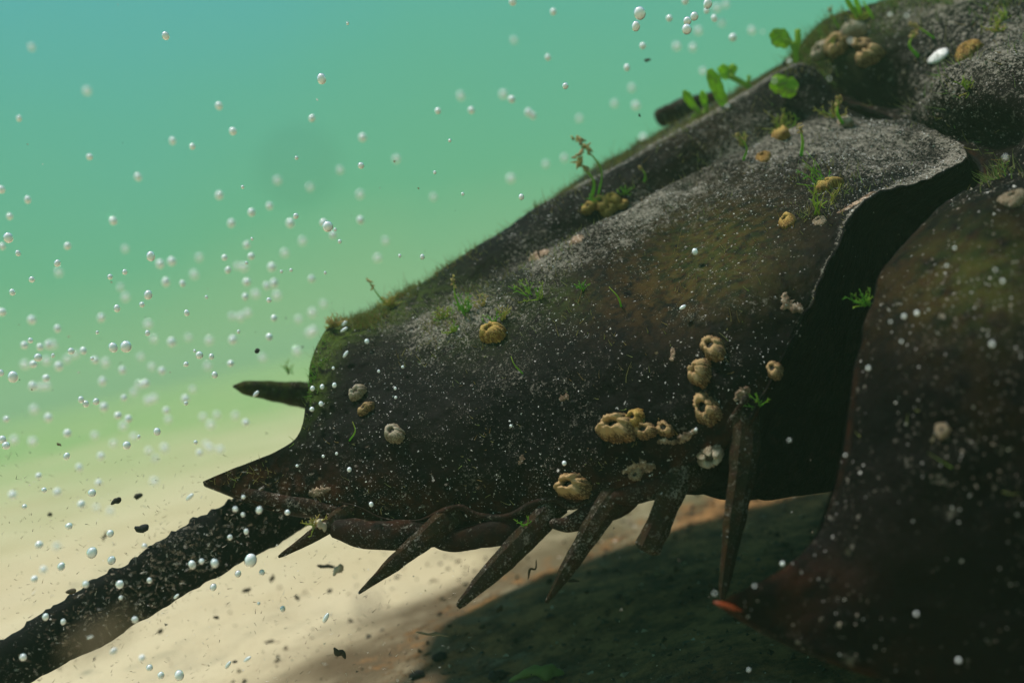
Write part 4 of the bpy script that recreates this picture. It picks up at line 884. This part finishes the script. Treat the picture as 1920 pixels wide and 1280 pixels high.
def bubble(x, y, code, d, size, label, group):
    o = bpy.data.objects.new('air_bubble', ME_CRISP if code in 'tsmlxe' else ME_BUB); col.objects.link(o); s = px(size, d) * .5
    o.location = V(x, y, d); a = random.uniform(-.4, .4); e_ = random.uniform(1.0, 1.25)
    if code == 'e': e_ = random.uniform(1.8, 2.6); a = R(random.uniform(20, 70))
    Rm = Matrix((Vector(rt), Vector(up), Vector(-f))).transposed() @ Matrix.Rotation(a, 3, 'Z'); o.rotation_euler = Rm.to_euler()
    o.scale = (s / math.sqrt(e_), s * math.sqrt(e_), s / math.sqrt(e_)) if code != 'e' else (s * math.sqrt(e_), s / math.sqrt(e_), s / math.sqrt(e_))
    return tag(o, label, 'bubble', group)
seen = []
def clash(x, y):
    for q in seen:
        if abs(q[0] - x) < 5 and abs(q[1] - y) < 5: return True
    seen.append((x, y)); return False
LAB = {
 'tiny': ('tiny sharp bubble no wider than a thread in the green water', 'tiny sharp bubbles in open water'),
 'sharp': ('sharp silvery bubble with a dark lower rim in the open water', 'sharp silvery bubbles in open water'),
 'soft': ('soft white bubble slightly out of focus in the open water', 'soft white bubbles in open water'),
 'faint': ('faint ghostly bubble far behind in the open water', 'faint far bubbles in open water'),
 'sand': ('bubble with a bright top drifting in front of the pale sand', 'bubbles in front of the sand'),
 'top': ('white bubble high beside the shell skyline at the top', 'bubbles beside the top of the shell'),
}
UNIQUE = {(945, 118): 'largest round bubble of the drift above the far rear prong', (1567, 147): 'big bright white bubble, lower of the touching pair near the top', (1332, 67): 'big bright white bubble, upper of the separate pair near the top', (905, 230): 'largest bubble in the little clustered knot above the crest', (1608, 395): 'large lone silvery bubble high in the teal water'}
for ox, oy, zm, txt in RAW:
    for it in txt.split(';'):
        a, b_, c = it.split(); x, y = ox + float(a) / zm, oy + float(b_) / zm
        if clash(x, y): continue
        d = DP[c] + random.uniform(-.06, .06) * (1 if c in 'tsmlx' else 3)
        kind = 'sand' if y > 900 else 'top' if x > 1170 and y < 130 else 'tiny' if c == 't' else 'sharp' if c in 'smlxe' else 'faint' if c == 'f' else 'soft'
        lb, gp = LAB[kind]; key = (int(a), int(b_))
        if key in UNIQUE and c in 'xl': lb, gp = UNIQUE[key], None
        bubble(x, y, c, d, SZ[c] * random.uniform(.85, 1.15), lb, gp)
bubble(470, 1050, 'x', 1.80, 25, 'largest bubble of all, just under the lower edge of the tail', None)
for it in TAILB.split(';'):
    a, b_, c = it.split(); bubble(float(a) / 2.783, 820 + float(b_) / 2.783, c, random.uniform(1.60, 1.76), SZ[c] * .72, 'glinting bubble in front of the black tail spine', 'bubbles in front of the tail')
for x, y, c in ONSHELL:
    d = depth_at(x, y) - random.uniform(.02, .06); bubble(x, y, c, d, SZ[c] * (.9 if c != 'e' else .85), 'small glinting bubble in front of the rear shell', 'bubbles in front of the rear shell')
for x, y, s_ in NEAR:
    d = min(depth_at(x, y) - .12, 1.35 + random.uniform(-.1, .1)); bubble(x, y, 'n', d, s_ * .5, 'blurred white bubble close to the viewer over the front shell', 'blurred bubbles over the front shell')

# ------------------------------------------------------------------ drifting flecks and twigs
def fleck(x, y, w_, h_, d, tone, label, cat='debris', ang=0.0, group=None, name='debris_fleck', jag=.5):
    a = R(ang); L_ = w_ * .5; p_ = np.array([(x - math.cos(a) * L_, y + math.sin(a) * L_, d - .002), (x - .2 * L_, y + .08 * h_, d), (x + .3 * L_, y - .06 * h_, d + .002), (x + math.cos(a) * L_, y - math.sin(a) * L_, d)])
    pp = cr(p_, 12); v, fc = tube(UN(pp), np.interp(np.linspace(0, 1, 12), [0, .2, .6, .9, 1], [.25, .8, 1, .7, .2]) * h_ * .5 * K * d, 9, flat=.6, jag=jag, js=70, seed=x)
    return tag(mesh_obj(name, v, fc, M_fleck, attrs={'tone': np.full(len(v), tone)}), label, cat, group)
fleck(265, 990, 26, 16, 1.98, 0.0, 'round black fleck drifting above the tail spine', ang=-10)
fleck(217, 939, 22, 11, 1.98, 0.05, 'elongated black fleck, left of two drifting over the sand', ang=35)
fleck(259, 929, 17, 12, 2.2, 0.15, 'blurred dark brown fleck, right of two drifting over the sand', ang=15)
fleck(133, 1108, 20, 9, 1.80, 0.45, 'reddish brown fleck on the upper edge of the tail', ang=10)
fleck(810, 1188, 62, 6, 2.0, 0.72, 'thin pinkish brown twig hovering over the sand', ang=-8, name='twig', cat='twig')
fleck(998, 1066, 40, 5, 2.1, 0.42, 'dark brown curved twig between the third and fourth spine', ang=68, name='twig', cat='twig')
fleck(1072, 1088, 30, 6, 2.1, 0.2, 'short dark twig right of the fourth spine', ang=-5, name='twig', cat='twig')
fleck(637, 1224, 30, 12, 1.95, 0.25, 'grey and black chip with a pale edge low over the sand', ang=-45)
fleck(111, 833, 10, 6, 2.1, 0.62, 'orange brown fleck drifting at the sand line', ang=-40)
fleck(482, 658, 9, 8, 2.1, 0.0, 'black speck above the far rear prong')
fleck(1214, 113, 12, 9, 2.5, 0.2, 'blurred dark speck left of the shell skyline')
fleck(604, 985, 26, 12, 1.9, 0.8, 'peach flake caught on the first spine', ang=-70)
fleck(632, 1068, 26, 14, 2.15, 0.9, 'pale blurred flake between the first and second spine', ang=60)
fleck(611, 1061, 34, 8, 2.3, 0.1, 'dark blurred sliver between the first and second spine', ang=-5)
dk = [(510, 1084, 20, 8, 80), (462, 1106, 22, 10, 25), (557, 1120, 16, 8, -70), (618, 1107, 12, 10, 0), (300, 1183, 14, 9, 60), (824, 1150, 14, 9, 20), (903, 1174, 16, 10, 50), (936, 1141, 20, 12, 60), (843, 1172, 12, 7, 0), (1030, 1089, 14, 10, 40), (405, 1157, 14, 7, -20), (440, 1240, 12, 7, 0), (196, 1005, 24, 6, 80), (93, 964, 10, 7, 40), (1100, 1108, 12, 9, 20), (890, 1090, 10, 7, 10), (740, 1060, 10, 6, 20), (690, 1220, 14, 6, 30), (505, 1202, 24, 7, 10), (760, 1180, 14, 8, 0)]
for x, y, w_, h_, a in dk:
    fleck(x, y, w_ * .85, h_ * .85, random.uniform(2.3, 2.8), random.uniform(0.05, .5), 'small dark sliver drifting low over the sand', 'debris', a, 'dark slivers over the sand')
for x, y, w_, h_, a, d, lb, tn in ((824, 1231, 28, 22, 0, 2.62, 'round black pebble on the sand below the second spine', 0.0), (782, 1266, 30, 22, 0, 2.5, 'black pebble at the bottom left of the round one', .02), (932, 1268, 24, 36, 80, 2.45, 'upright dark pebble on the sand under the third spine', .05)):
    loc = SEA_BVH.ray_cast(CV, (V(x, y, 1) - CV).normalized())[0]; d = float((np.array(loc) - CAM) @ f) - .02
    fleck(x, y, w_, h_, d, tn, lb, 'pebble', a, name='pebble', jag=.25)
loc = SEA_BVH.ray_cast(CV, (V(1005, 1272, 1) - CV).normalized())[0]; d = float((np.array(loc) - CAM) @ f)
v, fc = tube(UN(cr(np.array([(955, 1276, d), (985, 1266, d - .02), (1030, 1258, d - .02), (1065, 1268, d)]), 24)), np.interp(np.linspace(0, 1, 24), [0, .3, .7, 1], [2, 9, 11, 3]) * K * d, 18, jag=.8, js=38)
tag(mesh_obj('algae_lump', v, fc, M_turf, attrs={'tone': np.full(len(v), .5)}), 'dull green weedy lump on the shaded seabed', 'algae')
# three motes very near the lens, far out of focus
fleck(558, 312, 46, 42, .28, 0.0, 'dark smudge of a mote hanging close to the lens', jag=.2)
fleck(185, 1195, 150, 28, .50, 0.75, 'large pale grey smear of a flake near the lens by the tail', ang=38, jag=.2)
fleck(690, 1140, 30, 40, .55, 0.2, 'dark greenish smudge of a mote below the second spine', jag=.2)

# ------------------------------------------------------------------ uncountable: motes in the water, litter on the sand
g = np.random.default_rng(21); n_ = 2600
xx = g.uniform(0, 1920, n_); yy = g.uniform(0, 1280, n_); keep = g.random(n_) < np.clip((yy - 450) / 650, 0.07, 1) * np.clip(1.25 - xx / 1700, 0.3, 1)
xx, yy = xx[keep], yy[keep]; dd = g.uniform(1.55, 2.7, len(xx)); pos = UN(np.stack([xx, yy, dd], 1)); nr = g.normal(size=(len(xx), 3)); nr /= np.linalg.norm(nr, axis=1, keepdims=True)
v, fc = flakes(pos, nr, 0.0012 * np.exp(g.normal(0, .5, len(xx))), g, 1.0)
tn = np.where(g.random(len(xx)) < .45, g.uniform(0, .2, len(xx)), g.uniform(.8, 1, len(xx)))
m_ = 950; xx = np.concatenate([g.uniform(0, 900, m_), g.normal(300, 150, 900)]); yy = np.concatenate([g.uniform(850, 1280, m_), 1075 - 0.62 * (xx[m_:] - 300) + g.normal(0, 40, 900)]); m_ += 900
dd = g.uniform(1.6, 2.2, m_); dd[-900:] = g.uniform(1.58, 1.75, 900)
pos = UN(np.stack([xx, yy, dd], 1)); nr = 0.8 * rt + 0.35 * up + 0.45 * g.normal(size=(m_, 3)); nr /= np.linalg.norm(nr, axis=1, keepdims=True)
v2, f2 = filaments(pos, nr, g.uniform(.003, .010, m_), np.full(m_, .0005) * g.uniform(.6, 1.6, m_), g, .3, 0.0)
t2 = np.where(g.random(m_) < .5, g.uniform(0, .3, m_), g.uniform(.75, 1, m_)); t2[-900:] = g.uniform(.35, 1, 900)
fc3 = fc.tolist() + (f2 + len(v)).tolist()
o = mesh_obj('suspended_motes', np.concatenate([v, v2]), fc3, M_fleck, smooth=False, attrs={'tone': np.concatenate([np.repeat(tn, 4), np.repeat(t2, 12)])}); tag(o, kind='stuff')

n_ = 8000; x_ = g.normal(1.0, .9, n_); y_ = 1.3 + np.abs(g.normal(0, 1.7, n_)); zz = []
pos = []
for a, b_ in zip(x_, y_):
    q = SEA_BVH.ray_cast(Vector((a, b_, 2)), Vector((0, 0, -1)))[0]
    if q is not None: pos.append(q)
pos = np.array(pos); nr = np.array([0, 0, 1.0]) + .35 * g.normal(size=pos.shape); nr /= np.linalg.norm(nr, axis=1, keepdims=True)
sz = 0.0055 * np.exp(np.clip(g.normal(0, .6, len(pos)), -1.2, .8)) * np.clip(pos[:, 1] / 2.2, .4, 1); v, fc = flakes(pos, nr, sz, g, .6)
tn = np.where(g.random(len(pos)) < .7, g.uniform(0, .5, len(pos)), g.uniform(.6, .9, len(pos)))
o = mesh_obj('seabed_litter', v, fc, M_fleck, smooth=False, attrs={'tone': np.repeat(tn, 4)}); tag(o, kind='stuff')
